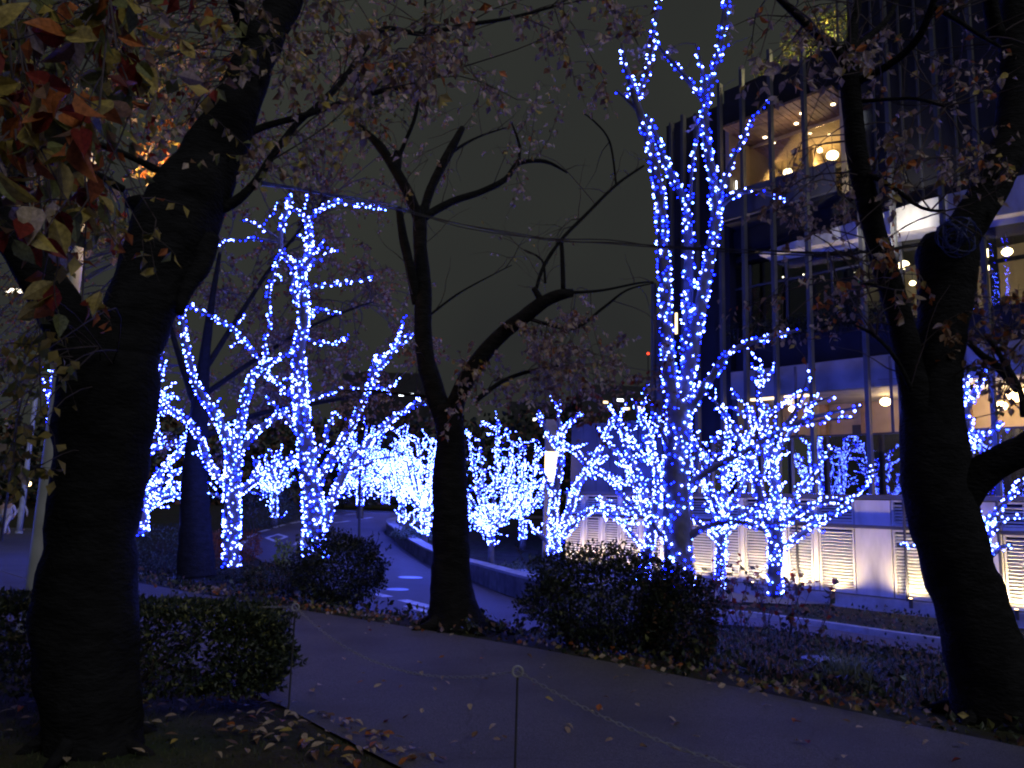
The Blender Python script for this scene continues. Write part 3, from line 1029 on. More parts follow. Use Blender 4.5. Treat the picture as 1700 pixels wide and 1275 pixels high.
for px, p1, p2, mm, w in ((1455, 92, 112, 'cool', 0.012), (1458, 182, 210, 'cool', 0.012), (1435, 393, 403, 'green', 0.04), (1438, 468, 474, 'green', 0.04), (1230, 300, 320, 'cool', 0.012)):
    a = a_at(px, 0.8)
    part('strip_lamp', M[mm], [(a - w, a + w, 0.81, 0.83, z_at(px, p2, 0.8), z_at(px, p1, 0.8))])
# uplights washing the louvres
UPL = ['ground uplight beyond the right edge of the louvred wall', 'ground uplight at the louvred panel right of the leaning trunk', 'ground uplight at the narrow louvred panel behind the leaning trunk', 'ground uplight at the wide louvred panel just left of the leaning trunk'] + ['ground uplight at the %s louvred panel left of the leaning trunk' % k for k in 'second third fourth fifth sixth seventh eighth ninth tenth eleventh twelfth thirteenth fourteenth'.split()]
for i, (a0, a1) in enumerate(panels[1:]):
    ac = (a0 + a1) / 2
    c = B(ac, -0.24, BZ + 0.05)
    t = thing('uplight', UPL[i], 'uplight', c, 'uplights along the louvred wall')
    m = MB(); m.tube([c + Vector((0, 0, -0.15)), c + Vector((0, 0, 0.1))], [0.05, 0.05], 10); m.build('housing', M['dark'], t)
    m = MB(); m.tube([c + Vector((0, 0, 0.102)), c + Vector((0, 0, 0.11))], [0.042, 0.042], 10); m.build('lens', M['warm'], t)
    spot('beam', c + Vector((0, 0, 0.16)), B(ac, 0.05, BZ + 1.5), 330 if ac < 4.5 else 150, (1.0, 0.74, 0.38), math.radians(175), 0.03, t)
# room lights: each belongs to a lamp seen in the windows
point('room_light', B(a_at(1470, 2.0), 2.0, 4.6), 14, WARM, 0.15, bld)
point('room_light', B(a_at(1330, 2.0), 2.0, 4.7), 11, WARM, 0.15, bld)
point('room_light', B(a_at(1640, 2.0), 2.0, 4.6), 90, WARM, 0.2, bld)
point('room_light', B(a_at(1382, 3.4), 3.4, SZ - 0.8), 110, (1, 0.56, 0.19), 0.2, bld)
point('room_light', B(a_at(1300, 3.4), 3.4, SZ - 0.8), 75, (1, 0.56, 0.19), 0.2, bld)
point('room_light', B(a_at(1560, 3.0), 3.0, 9.0), 30, (1, 0.75, 0.42), 0.2, bld)
point('room_light', B(a_at(1665, 3.0), 3.0, 9.0), 50, (1, 0.72, 0.35), 0.2, bld)
point('soffit_light', B(4.0, 0.9, SZ - 0.5), 7, (1, 0.7, 0.4), 0.1, bld)
spot('flood_beam', B(a_at(1560), -1.5, 9.2), B(a_at(1500), 0, 10.1), 420, (1, 0.93, 0.80), math.radians(100), 0.05, bld)

# ------------------------------------------------------------------ shrubs
def shrub(name, label, cat, c, rx, ry, h, n, size, pal, stems=5, flat=0.55, group=None, stem_h=0.0, box=False):
    t = thing(name, label, cat, c, group)
    st = MB()
    for i in range(stems):
        a = uni(0, 6.28)
        p = c + Vector((rx * 0.4 * math.cos(a), ry * 0.4 * math.sin(a), -0.05))
        q = c + Vector((rx * 0.7 * math.cos(a), ry * 0.7 * math.sin(a), stem_h + (h - stem_h) * 0.7))
        st.tube([p, p.lerp(q, 0.5) + rdir() * 0.05, q], [0.016, 0.012, 0.006], 5)
    st.build('stems', M['twig'], t, False, 'stuff')
    b = MB()
    seed = uni(0, 90)
    for i in range(n):
        if box:
            u_, v_, w_ = uni(-1, 1), uni(-1, 1), uni(-1, 1)
            k = R_.randrange(4)
            if k == 0: w_ = 1 - abs(R_.gauss(0, 0.10))
            elif k == 1: v_ = R_.choice((-1, 1)) * (1 - abs(R_.gauss(0, 0.14)))
            elif k == 2: u_ = R_.choice((-1, 1)) * (1 - abs(R_.gauss(0, 0.06)))
            # rounded corners
            e = (abs(u_) ** 6 + abs(v_) ** 4 + abs(w_) ** 5) ** 0.22
            d = Vector((u_, v_, w_)) / max(1.0, e)
        else:
            d = rdir()
            d = d * (1 - abs(R_.gauss(0, 0.22)))
        lump = 1 + 0.22 * noise.noise(Vector((d.x * 2.2 + seed, d.y * 2.2, d.z * 2.2))) + 0.12 * noise.noise(Vector((d.x * 6 + seed, d.y * 6, d.z * 6)))
        if box:
            lump = 1 + (lump - 1) * 0.4
        z = stem_h + (h - stem_h) * (0.5 + 0.5 * d.z * lump)
        if z < 0.02:
            continue
        p = c + Vector((d.x * rx * lump, d.y * ry * lump, z))
        dd = (Vector((d.x, d.y, d.z * 0.6)).normalized() * 0.6 + rdir(0.1) * 0.9).normalized()
        add_leaf(b, p, dd, uni(0, 6.28), size * uni(0.6, 1.3), PAL.index(pick(pal)), 0.26)
    sh = MB()
    for i in range(int(6 + 14 * rx)):
        a = uni(0, 6.28)
        e = uni(0.5, 1.0)
        p = c + Vector((rx * e * math.cos(a), ry * e * math.sin(a), stem_h + (h - stem_h) * (0.5 + 0.45 * math.sqrt(max(0, 1 - e * e * 0.8)))))
        if box:
            p = c + Vector((uni(-.95, .95) * rx, uni(-.9, .9) * ry, h * 0.93))
        d = (Vector((math.cos(a) * 0.5, math.sin(a) * 0.5, 1)) + rdir() * 0.4).normalized()
        L = uni(0.10, 0.30) * (0.5 if box else min(1.2, 0.5 + h * 0.5))
        pts = [p, p + d * L * 0.5, p + (d + rdir() * 0.3).normalized() * L]
        sh.tube(pts, [0.005, 0.004, 0.002], 4)
        for k in range(8):
            u_ = rnd()
            add_leaf(b, pts[0].lerp(pts[2], u_), rdir(0.3), uni(0, 6.28), size * uni(0.7, 1.2), PAL.index(pick(pal)), 0.26)
    sh.build('shoots', M['twig'], t, False, 'stuff')
    b.build('foliage', [LEAF[k] for k in PAL], t, False, 'stuff')
    return t
GR = {'green': 5, 'green2': 4, 'olive': 0.5}
def gp(px, py):
    v = ground_at(px, py, tz)
    return Vector((v.x, v.y, tz(v.x, v.y)))
# clipped hedge in front
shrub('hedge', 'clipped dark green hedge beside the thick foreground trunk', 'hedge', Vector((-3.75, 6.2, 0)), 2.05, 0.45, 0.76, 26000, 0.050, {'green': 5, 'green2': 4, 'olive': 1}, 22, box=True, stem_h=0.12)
hs = MB()
for i in range(60):
    x = uni(-5.4, -1.85)
    p = Vector((x, uni(5.9, 6.5), 0.70))
    q = p + Vector((uni(-.03, .03), uni(-.03, .03), uni(0.06, 0.15)))
    hs.tube([p, q], [0.004, 0.002], 3)
    for k in range(5):
        add_leaf(hs, p.lerp(q, uni(0.3, 1)), rdir(0.5), uni(0, 6), 0.035, 0)
tag(hs.build('hedge_shoots', LEAF['green2'], None), 'thin upright shoots on top of the clipped hedge', 'shoots')['kind'] = 'stuff'
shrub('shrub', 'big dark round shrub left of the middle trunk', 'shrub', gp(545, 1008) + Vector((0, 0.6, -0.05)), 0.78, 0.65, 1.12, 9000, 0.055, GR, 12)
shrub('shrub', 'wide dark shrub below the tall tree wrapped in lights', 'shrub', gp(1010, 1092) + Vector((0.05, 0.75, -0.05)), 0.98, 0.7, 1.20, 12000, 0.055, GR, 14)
shrub('shrub', 'dark shrub at the right end of the wide bush', 'shrub', gp(1150, 1105) + Vector((0.02, 0.7, -0.1)), 0.45, 0.55, 1.0, 5000, 0.05, {'green': 5, 'brown': 1, 'green2': 2}, 8)
for px, py, rx, h, lab in ((258, 955, 0.85, 0.75, 'low purple lit hedge section next to the foreground trunk'), (320, 962, 0.8, 0.72, 'low purple lit hedge section below the dark background trunk'), (375, 970, 0.6, 0.62, 'low hedge section below the first lit tree'), (435, 990, 0.55, 0.55, 'low shrub just left of the big round shrub')):
    shrub('low_hedge', lab, 'hedge', gp(px, py) + Vector((0, 0.7, -0.05)), rx, 0.6, h, 3600, 0.045, {'green': 3, 'green2': 3, 'grey': 1, 'brown': 1}, 8)
for px, py, d, rx, h, pal, lab in ((270, 850, 25, 1.3, 1.5, {'green2': 3, 'grey': 2}, 'rounded shrub behind the lit tree at far left'),
                              (440, 858, 40, 1.6, 1.9, GR, 'dark shrub beside the far road left of marking'), (490, 845, 44, 1.9, 2.4, GR, 'dark shrub at the road bend between the two lit trees'),
                              (620, 838, 62, 2.4, 1.9, GR, 'far dark shrub beyond the road bend'), (575, 838, 62, 2.2, 1.7, GR, 'far dark shrub beyond the road behind the forked lit tree'),
                              (352, 840, 26, 0.5, 1.3, {'red': 3, 'orange': 4, 'brown': 2}, 'orange red shrub between dark trunk and lit tree'), (415, 815, 30, 0.6, 1.2, {'red': 3, 'orange': 3, 'brown': 2}, 'orange red shrub right of the first lit trunk'),
                              (870, 945, 25.5, 1.2, 0.6, {'grey': 3, 'green2': 2}, 'pale low shrub in the planter behind the wall'), (820, 948, 26.5, 0.6, 0.3, {'grey': 3, 'green2': 2}, 'tiny pale shrub in the planter near the middle trunk'),
                              (690, 885, 37, 1.2, 0.5, {'grey': 3, 'green2': 2}, 'low grey shrub in planter under the brightest tree')):
    q = P(px, py, d)
    q.z = min(q.z, tz(q.x, q.y) + 0.5) if d > 30 else max(tz(q.x, q.y), -0.9)
    shrub('shrub', lab, 'shrub', q, rx, rx * 0.8, h, 1800, 0.10 if d > 30 else 0.07, pal, 5)
shrub('plant', 'small lime green plant by the road, left of the round shrub', 'plant', gp(450, 990) + Vector((-0.1, 0.9, 0.4)), 0.16, 0.16, 0.36, 240, 0.06, {'lime': 5, 'olive': 1}, 4)

# ------------------------------------------------------------------ dark cherry trees
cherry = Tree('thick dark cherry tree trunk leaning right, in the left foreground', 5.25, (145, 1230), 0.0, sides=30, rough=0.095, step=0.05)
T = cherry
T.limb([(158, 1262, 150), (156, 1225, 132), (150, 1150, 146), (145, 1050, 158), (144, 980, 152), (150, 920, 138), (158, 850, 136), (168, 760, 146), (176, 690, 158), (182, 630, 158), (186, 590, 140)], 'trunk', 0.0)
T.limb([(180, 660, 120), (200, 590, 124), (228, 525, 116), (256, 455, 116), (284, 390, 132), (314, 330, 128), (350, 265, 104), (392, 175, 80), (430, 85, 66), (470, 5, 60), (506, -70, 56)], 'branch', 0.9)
T.limb([(172, 670, 110), (140, 595, 90), (104, 520, 78), (66, 455, 72), (25, 395, 66), (-40, 330, 60)], 'branch', -0.4)
T.limb([(300, 370, 50), (262, 345, 40), (226, 338, 30), (214, 336, 20)], 'branch', 0.1)
T.limb([(345, 395, 40), (335, 440, 34), (310, 480, 26), (298, 520, 14)], 'branch', -0.2)
T.limb([(425, 92, 40), (405, 40, 30), (385, -15, 26)], 'branch', -0.3)
T.limb([(355, 265, 17), (423, 217, 13), (512, 190, 11), (575, 168, 9), (650, 148, 8), (690, 140, 6), (745, 118, 4)], 'branch', 0.8)
T.limb([(340, 352, 26), (385, 338, 18), (420, 307, 14), (450, 262, 12), (487, 212, 11), (530, 172, 10), (565, 138, 10), (600, 90, 10), (638, 48, 9), (700, 56, 9), (770, 42, 8), (845, 30, 6), (930, 8, 4)], 'branch', 1.4)
T.limb([(295, 300, 16), (220, 262, 12), (150, 235, 10), (85, 225, 7)], 'branch', -0.8)
T.limb([(205, 315, 14), (140, 280, 10), (80, 278, 6)], 'branch', -0.4)
T.limb([(60, 450, 16), (40, 330, 12), (30, 230, 9), (18, 120, 7), (30, 40, 5)], 'branch', -1.6)
T.limb([(-20, 345, 16), (60, 200, 11), (120, 90, 8), (170, -10, 6)], 'branch', -1.4)
for sx in (155, 162, 168, 175):
    T.limb([(168, 700, 4), (sx, 640, 3), (sx - 30 + (sx - 160) * 3.5, 575, 2)], 'twig', -0.35)
T.roots(5, 0.24, 0.05)
NEARPAL = {'red': 2.0, 'orange': 1.9, 'yellow': 3.0, 'olive': 2.4, 'brown': 1.2, 'tan': 0.6}
T.spray((70, 110, 140, 150, 2.0, 3.1), 52, 0.30, 0.108, NEARPAL, 6, 0.4, 3, 0.003)
T.spray((260, 80, 140, 120, 2.6, 4.2), 40, 0.30, 0.095, NEARPAL, 6, 0.4, 3, 0.003)
T.spray((60, 330, 100, 130, 1.9, 3.0), 44, 0.25, 0.100, NEARPAL, 5, 0.5, 3, 0.003)
T.spray((90, 470, 70, 70, 2.2, 3.0), 14, 0.2, 0.082, {'orange': 3, 'yellow': 2, 'red': 1}, 3, 0.6, 3, 0.003)
T.spray((215, 360, 75, 60, 2.8, 4.0), 14, 0.25, 0.075, {'yellow': 3, 'olive': 2, 'orange': 2}, 4, 0.5, 3, 0.003)
T.spray((35, 680, 55, 130, 3.4, 4.6), 42, 0.3, 0.08, {'yellow': 5, 'olive': 3, 'tan': 1}, 5, 0.6, 3, 0.003)
T.spray((170, 200, 230, 240, 6.0, 9.0), 260, 0.5, 0.092, {'yellow': 2, 'olive': 2, 'tan': 3, 'pink': 3, 'brown': 2, 'red': 1}, 9, 0.3, 5, 0.004)
T.spray((520, 130, 200, 160, 5.0, 8.0), 140, 0.5, 0.092, {'yellow': 2, 'olive': 1, 'tan': 3, 'pink': 4, 'brown': 2}, 9, 0.3, 5, 0.004)
T.spray((800, 80, 280, 100, 5.0, 7.5), 140, 0.5, 0.088, {'tan': 3, 'pink': 4, 'brown': 1, 'yellow': 1, 'orange': .6}, 8, 0.3, 5, 0.004)
T.spray((310, 170, 70, 80, 8.4, 9.8), 40, 0.4, 0.085, {'orange': 4, 'yellow': 3, 'tan': 1}, 8, 0.4, 5, 0.004)
T.spray((255, 270, 35, 40, 8.8, 9.6), 18, 0.3, 0.085, {'orange': 4, 'yellow': 3}, 8, 0.4, 5, 0.004)
T.spray((660, 130, 90, 70, 4.2, 5.5), 8, 0.3, 0.07, {'yellow': 3, 'orange': 2, 'tan': 1}, 4, 0.5, 3, 0.003)
T.finish(300, 10)

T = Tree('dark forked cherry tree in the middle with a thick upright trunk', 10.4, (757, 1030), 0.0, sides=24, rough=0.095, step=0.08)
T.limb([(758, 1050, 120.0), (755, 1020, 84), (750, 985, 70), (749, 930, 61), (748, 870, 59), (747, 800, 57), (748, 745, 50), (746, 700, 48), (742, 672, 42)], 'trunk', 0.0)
T.limb([(740, 705, 34.1), (722, 650, 34.7), (708, 600, 31.0), (702, 545, 30.4), (703, 480, 28.5), (698, 420, 24.2), (697, 365, 23.6), (696, 345, 18.6)], 'branch', 0.3)
T.limb([(697, 372, 18.6), (680, 325, 19.2), (655, 280, 18.0), (632, 245, 17.2), (608, 220, 11.2), (590, 203, 6.8)], 'branch', -0.6)
T.limb([(657, 285, 18.0), (660, 262, 15.8), (661, 252, 15.0)], 'branch', 0.0)
T.limb([(699, 368, 17.4), (712, 322, 15.5), (730, 282, 15.5), (750, 245, 15.8), (768, 212, 9.8)], 'branch', 0.4)
T.limb([(702, 362, 15.0), (750, 335, 12.8), (800, 318, 11.2), (840, 297, 9.8), (860, 272, 8.2), (905, 268, 6.8), (942, 287, 3.0)], 'branch', 0.7)
T.limb([(861, 272, 6.8), (862, 240, 5.2), (850, 205, 3.0)], 'branch', 0.2)
T.limb([(737, 262, 6.8), (770, 240, 5.2), (800, 225, 3.8), (840, 212, 2.2)], 'branch', 0.6)
T.limb([(692, 505, 16.1), (681, 445, 17.2), (669, 392, 15.0), (662, 344, 11.2)], 'branch', -0.3)
T.limb([(661, 262, 9.0), (674, 232, 6.8), (690, 190, 6.8), (699, 130, 6.0), (704, 70, 5.2), (706, 0, 4.5)], 'branch', -0.5)
T.limb([(748, 705, 32.2), (762, 655, 29.1), (792, 602, 27.9), (830, 558, 26.0), (868, 527, 24.8), (905, 500, 22.3), (935, 488, 18.6), (952, 486, 13.5)], 'branch', -0.5)
T.limb([(902, 505, 15.0), (892, 488, 11.2), (886, 478, 9.8)], 'branch', 0.0)
T.limb([(890, 480, 6.0), (903, 441, 6.8), (931, 399, 6.8), (973, 356, 6.0), (1023, 307, 5.2), (1069, 275, 3.8)], 'branch', 0.8)
T.limb([(935, 480, 9.0), (934, 440, 8.2), (932, 402, 6.8)], 'branch', 0.1)
T.limb([(1023, 307, 3.8), (1012, 235, 3.8), (985, 200, 3.0), (968, 188, 2.2)], 'branch', 0.3)
T.limb([(948, 486, 6.8), (1000, 482, 4.5), (1060, 470, 3.8), (1085, 468, 2.2)], 'branch', 0.5)
T.limb([(905, 470, 4.5), (900, 432, 3.8), (870, 415, 3.0)], 'branch', 0.2)
T.limb([(870, 527, 6.8), (950, 545, 6.0), (1000, 512, 5.2), (1040, 482, 3.8), (1085, 470, 2.2)], 'branch', 0.5)
T.limb([(790, 665, 9.0), (840, 630, 7.5), (900, 612, 6.0), (960, 606, 3.8)], 'branch', 0.8, start=10.4)
T.limb([(705, 530, 4.5), (760, 488, 3.8), (820, 455, 2.2), (850, 440, 1.5)], 'branch', 0.6)
T.limb([(720, 660, 6.0), (650, 652, 4.5), (600, 648, 3.8), (555, 650, 2.2)], 'branch', 0.8)
T.roots(7, 0.33, 0.085)
MIDPAL = {'tan': 4, 'pink': 3, 'brown': 2, 'yellow': 1, 'orange': 0.4}
T.spray((900, 590, 130, 55, 9.6, 11.5), 130, 0.5, 0.095, MIDPAL, 9, 0.3, 5, 0.004)
T.spray((940, 560, 90, 40, 9.6, 11), 40, 0.4, 0.095, MIDPAL, 8, 0.3, 5, 0.004)
T.spray((640, 665, 90, 35, 10, 12), 70, 0.4, 0.07, {'brown': 3, 'pink': 2, 'tan': 1}, 9, 0.3, 5, 0.004)
T.spray((780, 680, 60, 40, 9.3, 10), 14, 0.3, 0.08, {'tan': 3, 'orange': 1, 'pink': 2, 'red': 1}, 6, 0.3, 4, 0.004)
T.spray((980, 650, 160, 45, 11, 14), 90, 0.5, 0.095, {'brown': 3, 'pink': 2, 'red': 1}, 9, 0.3, 5, 0.004)
T.spray((700, 560, 40, 50, 9.6, 10.2), 6, 0.25, 0.08, {'tan': 2, 'brown': 1, 'orange': 1}, 5, 0.3, 3, 0.004)
T.spray((800, 200, 190, 130, 9.5, 12), 70, 0.6, 0.095, MIDPAL, 5, 0.3, 4, 0.004)
T.spray((630, 190, 80, 70, 9, 11), 50, 0.4, 0.08, {'olive': 4, 'green2': 3, 'yellow': 1}, 8, 0.3, 4, 0.004)
T.spray((900, 430, 130, 60, 10, 12), 16, 0.9, 0.07, MIDPAL, 2, 0.1, 4, 0.005)
T.grow(50, 1.0, 0.10, 0.1, r0=0.008, store=False)
T.finish(300, 9)

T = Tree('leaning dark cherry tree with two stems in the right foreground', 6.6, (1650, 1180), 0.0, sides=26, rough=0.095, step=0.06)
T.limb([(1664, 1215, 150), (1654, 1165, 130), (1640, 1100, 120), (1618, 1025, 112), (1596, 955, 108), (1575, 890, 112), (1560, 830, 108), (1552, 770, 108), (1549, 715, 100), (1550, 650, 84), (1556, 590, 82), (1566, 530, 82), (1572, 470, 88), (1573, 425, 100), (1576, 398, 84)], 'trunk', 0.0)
T.limb([(1572, 420, 74), (1600, 380, 64), (1634, 330, 62), (1662, 275, 62), (1682, 215, 62), (1688, 130, 60), (1688, 40, 58), (1692, -60, 54)], 'branch', 0.3)
T.limb([(1540, 740, 62), (1526, 680, 52), (1512, 620, 46), (1502, 560, 43), (1484, 490, 41), (1462, 425, 39), (1444, 350, 37), (1428, 280, 35), (1418, 210, 34), (1411, 140, 34), (1408, 78, 36)], 'branch', -0.5)
T.limb([(1405, 110, 22), (1385, 80, 18), (1355, 55, 16), (1325, 28, 14), (1285, -12, 12)], 'branch', -0.4)
T.limb([(1411, 90, 22), (1418, 40, 16), (1428, -20, 13)], 'branch', 0.3)
T.limb([(1418, 82, 16), (1450, 55, 12), (1478, 25, 10), (1492, -15, 8)], 'branch', 0.5)
T.limb([(1414, 140, 18), (1455, 120, 15), (1490, 98, 14), (1522, 66, 14), (1542, 25, 13), (1556, -20, 12)], 'branch', -0.6)
T.limb([(1550, 12, 10), (1590, 35, 9), (1625, 58, 8), (1660, 78, 6)], 'branch', 0.5)
T.limb([(1416, 170, 9), (1460, 166, 7), (1520, 164, 6), (1570, 178, 4)], 'branch', -0.4)
T.limb([(1655, 60, 30), (1648, 30, 26), (1640, -20, 22)], 'branch', -0.2)
T.limb([(1430, 285, 9), (1480, 310, 8), (1530, 345, 6), (1570, 350, 4)], 'branch', -0.5)
T.limb([(1575, 850, 66), (1610, 805, 58), (1650, 772, 52), (1700, 745, 48), (1760, 700, 46)], 'branch', -0.6)
T.limb([(1535, 720, 12), (1520, 665, 10), (1490, 600, 8), (1455, 560, 6), (1420, 540, 4)], 'branch', -0.4)
T.limb([(1690, 650, 12), (1660, 612, 16), (1630, 590, 12), (1600, 560, 8)], 'branch', 0.3, start=6.9)
T.limb([(1480, 480, 8), (1430, 470, 6), (1390, 480, 4)], 'branch', -0.5)
T.limb([(1700, 690, 12), (1690, 640, 10), (1640, 560, 8)], 'branch', 0.3, start=6.6)
T.roots(5, 0.26, 0.06)
RP = {'tan': 4, 'pink': 3, 'orange': 1.2, 'yellow': 0.8, 'brown': 1}
T.spray((1560, 150, 150, 140, 5.5, 7.5), 84, 0.35, 0.085, RP, 4, 0.4, 3, 0.004)
T.spray((1550, 290, 140, 70, 5.4, 7.0), 46, 0.3, 0.085, RP, 5, 0.4, 3, 0.004)
T.spray((1450, 480, 110, 60, 4.6, 6.2), 20, 0.3, 0.085, {'orange': 3, 'tan': 2, 'brown': 2, 'yellow': 1}, 5, 0.4, 3, 0.004)
T.spray((1310, 70, 130, 80, 5, 7), 54, 0.35, 0.08, RP, 5, 0.4, 3, 0.004)
T.spray((1650, 540, 80, 80, 6, 7.5), 46, 0.35, 0.08, {'brown': 3, 'orange': 1, 'pink': 2}, 6, 0.4, 3, 0.004)
T.spray((1330, 350, 110, 60, 6, 8.5), 60, 0.35, 0.07, {'tan': 2, 'pink': 3, 'brown': 2}, 6, 0.3, 4, 0.004)
T.spray((1650, 610, 60, 40, 6.5, 8), 30, 0.35, 0.075, {'olive': 2, 'tan': 2, 'brown': 2}, 6, 0.3, 4, 0.004)
T.spray((1340, 500, 120, 80, 6.5, 8.5), 40, 0.5, 0.075, RP, 4, 0.2, 4, 0.004)
T.grow(110, 1.1, 0.12, 0.1, r0=0.007, store=False)
# blue lit rope of cable wound round the cut knob
T.finish(300, 9)

# background dark cherry with a wide crown behind the lit trees
T = Tree('dark bare trunk with a wide brown crown behind the lit trees at left', 21.5, (325, 890), tz(-8.7, 21.5), sides=12, rough=0.1)
T.limb([(326, 960, 62), (325, 905, 54), (324, 860, 48), (323, 800, 42), (326, 740, 36), (332, 670, 28), (340, 590, 18), (352, 500, 11), (365, 420, 6)], 'trunk', 0.5)
T.limb([(330, 690, 14), (300, 600, 10), (270, 500, 7), (240, 400, 4)], 'branch', 1)
T.limb([(336, 620, 11), (400, 520, 8), (460, 430, 6), (540, 330, 3)], 'branch', 2.5)
T.limb([(332, 660, 10), (420, 600, 8), (520, 540, 5), (620, 500, 3)], 'branch', 3)
T.limb([(326, 730, 12), (420, 690, 9), (520, 670, 7), (640, 650, 4)], 'branch', 3)
DP = {'pink': 3, 'brown': 4, 'tan': 2, 'orange': 1, 'red': 0.6}
T.spray((470, 300, 230, 130, 21, 27), 330, 1.0, 0.14, DP, 14, 0.3, 6, 0.012)
T.spray((540, 540, 190, 140, 23, 29), 400, 1.0, 0.14, DP, 14, 0.3, 6, 0.012)
T.spray((360, 600, 130, 160, 22, 27), 230, 1.0, 0.14, DP, 14, 0.3, 6, 0.012)
T.spray((60, 540, 130, 150, 20, 27), 260, 1.0, 0.14, {'orange': 2, 'brown': 3, 'yellow': 2, 'olive': 2}, 9, 0.3, 6, 0.012)
T.finish(0)

# ------------------------------------------------------------------ trees wrapped in lights
G_LIT = 'trees wrapped in white and blue lights'
count = 0
# the tall one on the right
T = Tree('tall tree wrapped in white and blue lights, reaching the top of the picture', 15.0, (1126, 990), tz(3.2, 15) , 'bark_pale', 'illuminated_tree', group=G_LIT, sides=12, rough=0.05)
T.limb([(1130, 1030, 54), (1128, 985, 48), (1126, 930, 46), (1123, 860, 45), (1123, 780, 42), (1127, 710, 40), (1130, 665, 34)], 'trunk', 0)
T.limb([(1125, 720, 26), (1113, 640, 22), (1107, 560, 21), (1104, 480, 20), (1100, 400, 18), (1097, 340, 17), (1084, 260, 16), (1068, 205, 14), (1054, 162, 12), (1045, 130, 10), (1036, 100, 8), (1033, 72, 6)], 'branch', -0.6)
T.limb([(1056, 168, 10), (1074, 125, 9), (1081, 85, 8), (1087, 40, 8), (1094, 0, 7), (1100, -40, 6)], 'branch', 0.4)
T.limb([(1060, 185, 7), (1042, 166, 6), (1024, 150, 4)], 'branch', 0.1)
T.limb([(1130, 680, 22), (1138, 620, 19), (1141, 540, 18), (1143, 460, 17), (1143, 395, 16), (1137, 335, 14), (1112, 285, 12), (1088, 225, 10), (1075, 195, 8)], 'branch', 0.7)
T.limb([(1132, 672, 26), (1148, 590, 22), (1164, 505, 21), (1178, 430, 19), (1188, 365, 18), (1184, 300, 16), (1173, 235, 15), (1170, 185, 13), (1170, 150, 11), (1167, 120, 7), (1161, 95, 6), (1155, 73, 4)], 'branch', -0.3)
T.limb([(1171, 172, 13), (1187, 115, 12), (1196, 72, 12), (1204, 20, 11), (1209, -30, 10)], 'branch', 0.5)
T.limb([(1168, 168, 10), (1146, 138, 9), (1120, 107, 8), (1100, 85, 7), (1086, 66, 5)], 'branch', -0.5)
T.limb([(1190, 345, 9), (1202, 300, 9), (1216, 265, 8), (1236, 225, 7), (1250, 195, 6), (1262, 181, 4), (1276, 165, 3)], 'branch', -0.6)
T.limb([(1190, 350, 10), (1215, 326, 9), (1245, 317, 9), (1276, 322, 8), (1308, 334, 5)], 'branch', -0.9)
T.limb([(1168, 185, 7), (1155, 235, 7), (1148, 290, 6), (1146, 340, 6)], 'branch', 0.2)
T.limb([(1193, 92, 6), (1205, 80, 4), (1216, 74, 3)], 'branch', 0.1)
T.limb([(1130, 700, 18), (1160, 655, 15), (1185, 620, 13), (1206, 590, 11), (1236, 573, 10), (1270, 562, 9), (1300, 553, 7), (1330, 548, 4)], 'branch', -1.0)
T.limb([(1130, 820, 14), (1170, 785, 12), (1215, 760, 11), (1260, 736, 10), (1300, 713, 8), (1345, 694, 7), (1400, 681, 5), (1432, 675, 3)], 'branch', -0.9)
T.limb([(1300, 713, 7), (1325, 673, 6), (1337, 640, 4), (1346, 615, 3)], 'branch', -0.2)
T.limb([(1322, 680, 5), (1355, 667, 4), (1384, 658, 3)], 'branch', -0.2)
T.limb([(1330, 705, 5), (1370, 697, 4), (1418, 694, 3)], 'branch', -0.3)
T.limb([(1130, 900, 14), (1165, 878, 11), (1205, 866, 9), (1240, 868, 5)], 'branch', -0.6)
T.limb([(1118, 760, 10), (1100, 720, 8), (1085, 690, 6), (1070, 650, 4)], 'branch', -0.4)
T.limb([(1120, 900, 10), (1095, 885, 8), (1080, 860, 5)], 'branch', -0.3)
main = list(T.limbs)
count += T.lights(0.15, 0.030, 0.50, skip=lambda q: q.z < -0.05, lines=main)
T.grow(26, 0.9, 0.1, 0.3, r0=0.006, store=False)
T.spray((1100, 60, 130, 60, 14, 16), 16, 0.5, 0.14, {'pink': 3, 'tan': 2}, 5, 0.3, 4, 0.006)
T.spray((1110, 190, 60, 120, 14.3, 15.6), 12, 0.4, 0.13, {'pink': 3, 'tan': 2}, 4, 0.3, 4, 0.006)
T.finish(40, 9)

def lit(label, depth, base, ground, limbs, spacing, r, white=0.6, shoots=0, slen=0.7, skipz=None, minper=9, r0=0.014, bark='bark_pale'):
    global count
    t = Tree(label, depth, base, ground, bark, 'illuminated_tree', group=G_LIT, sides=9, rough=0.05, step=0.15)
    for i, l in enumerate(limbs):
        t.limb(l, 'trunk' if i == 0 else 'branch', 0.0 if i == 0 else None)
    if shoots:
        t.grow(shoots, slen, 0.14, 0.5, r0=r0)
    count += t.lights(spacing, r, white, skip=(lambda q: q.z < skipz) if skipz is not None else (lambda q: False), minper=minper)
    t.finish(0)
    return t

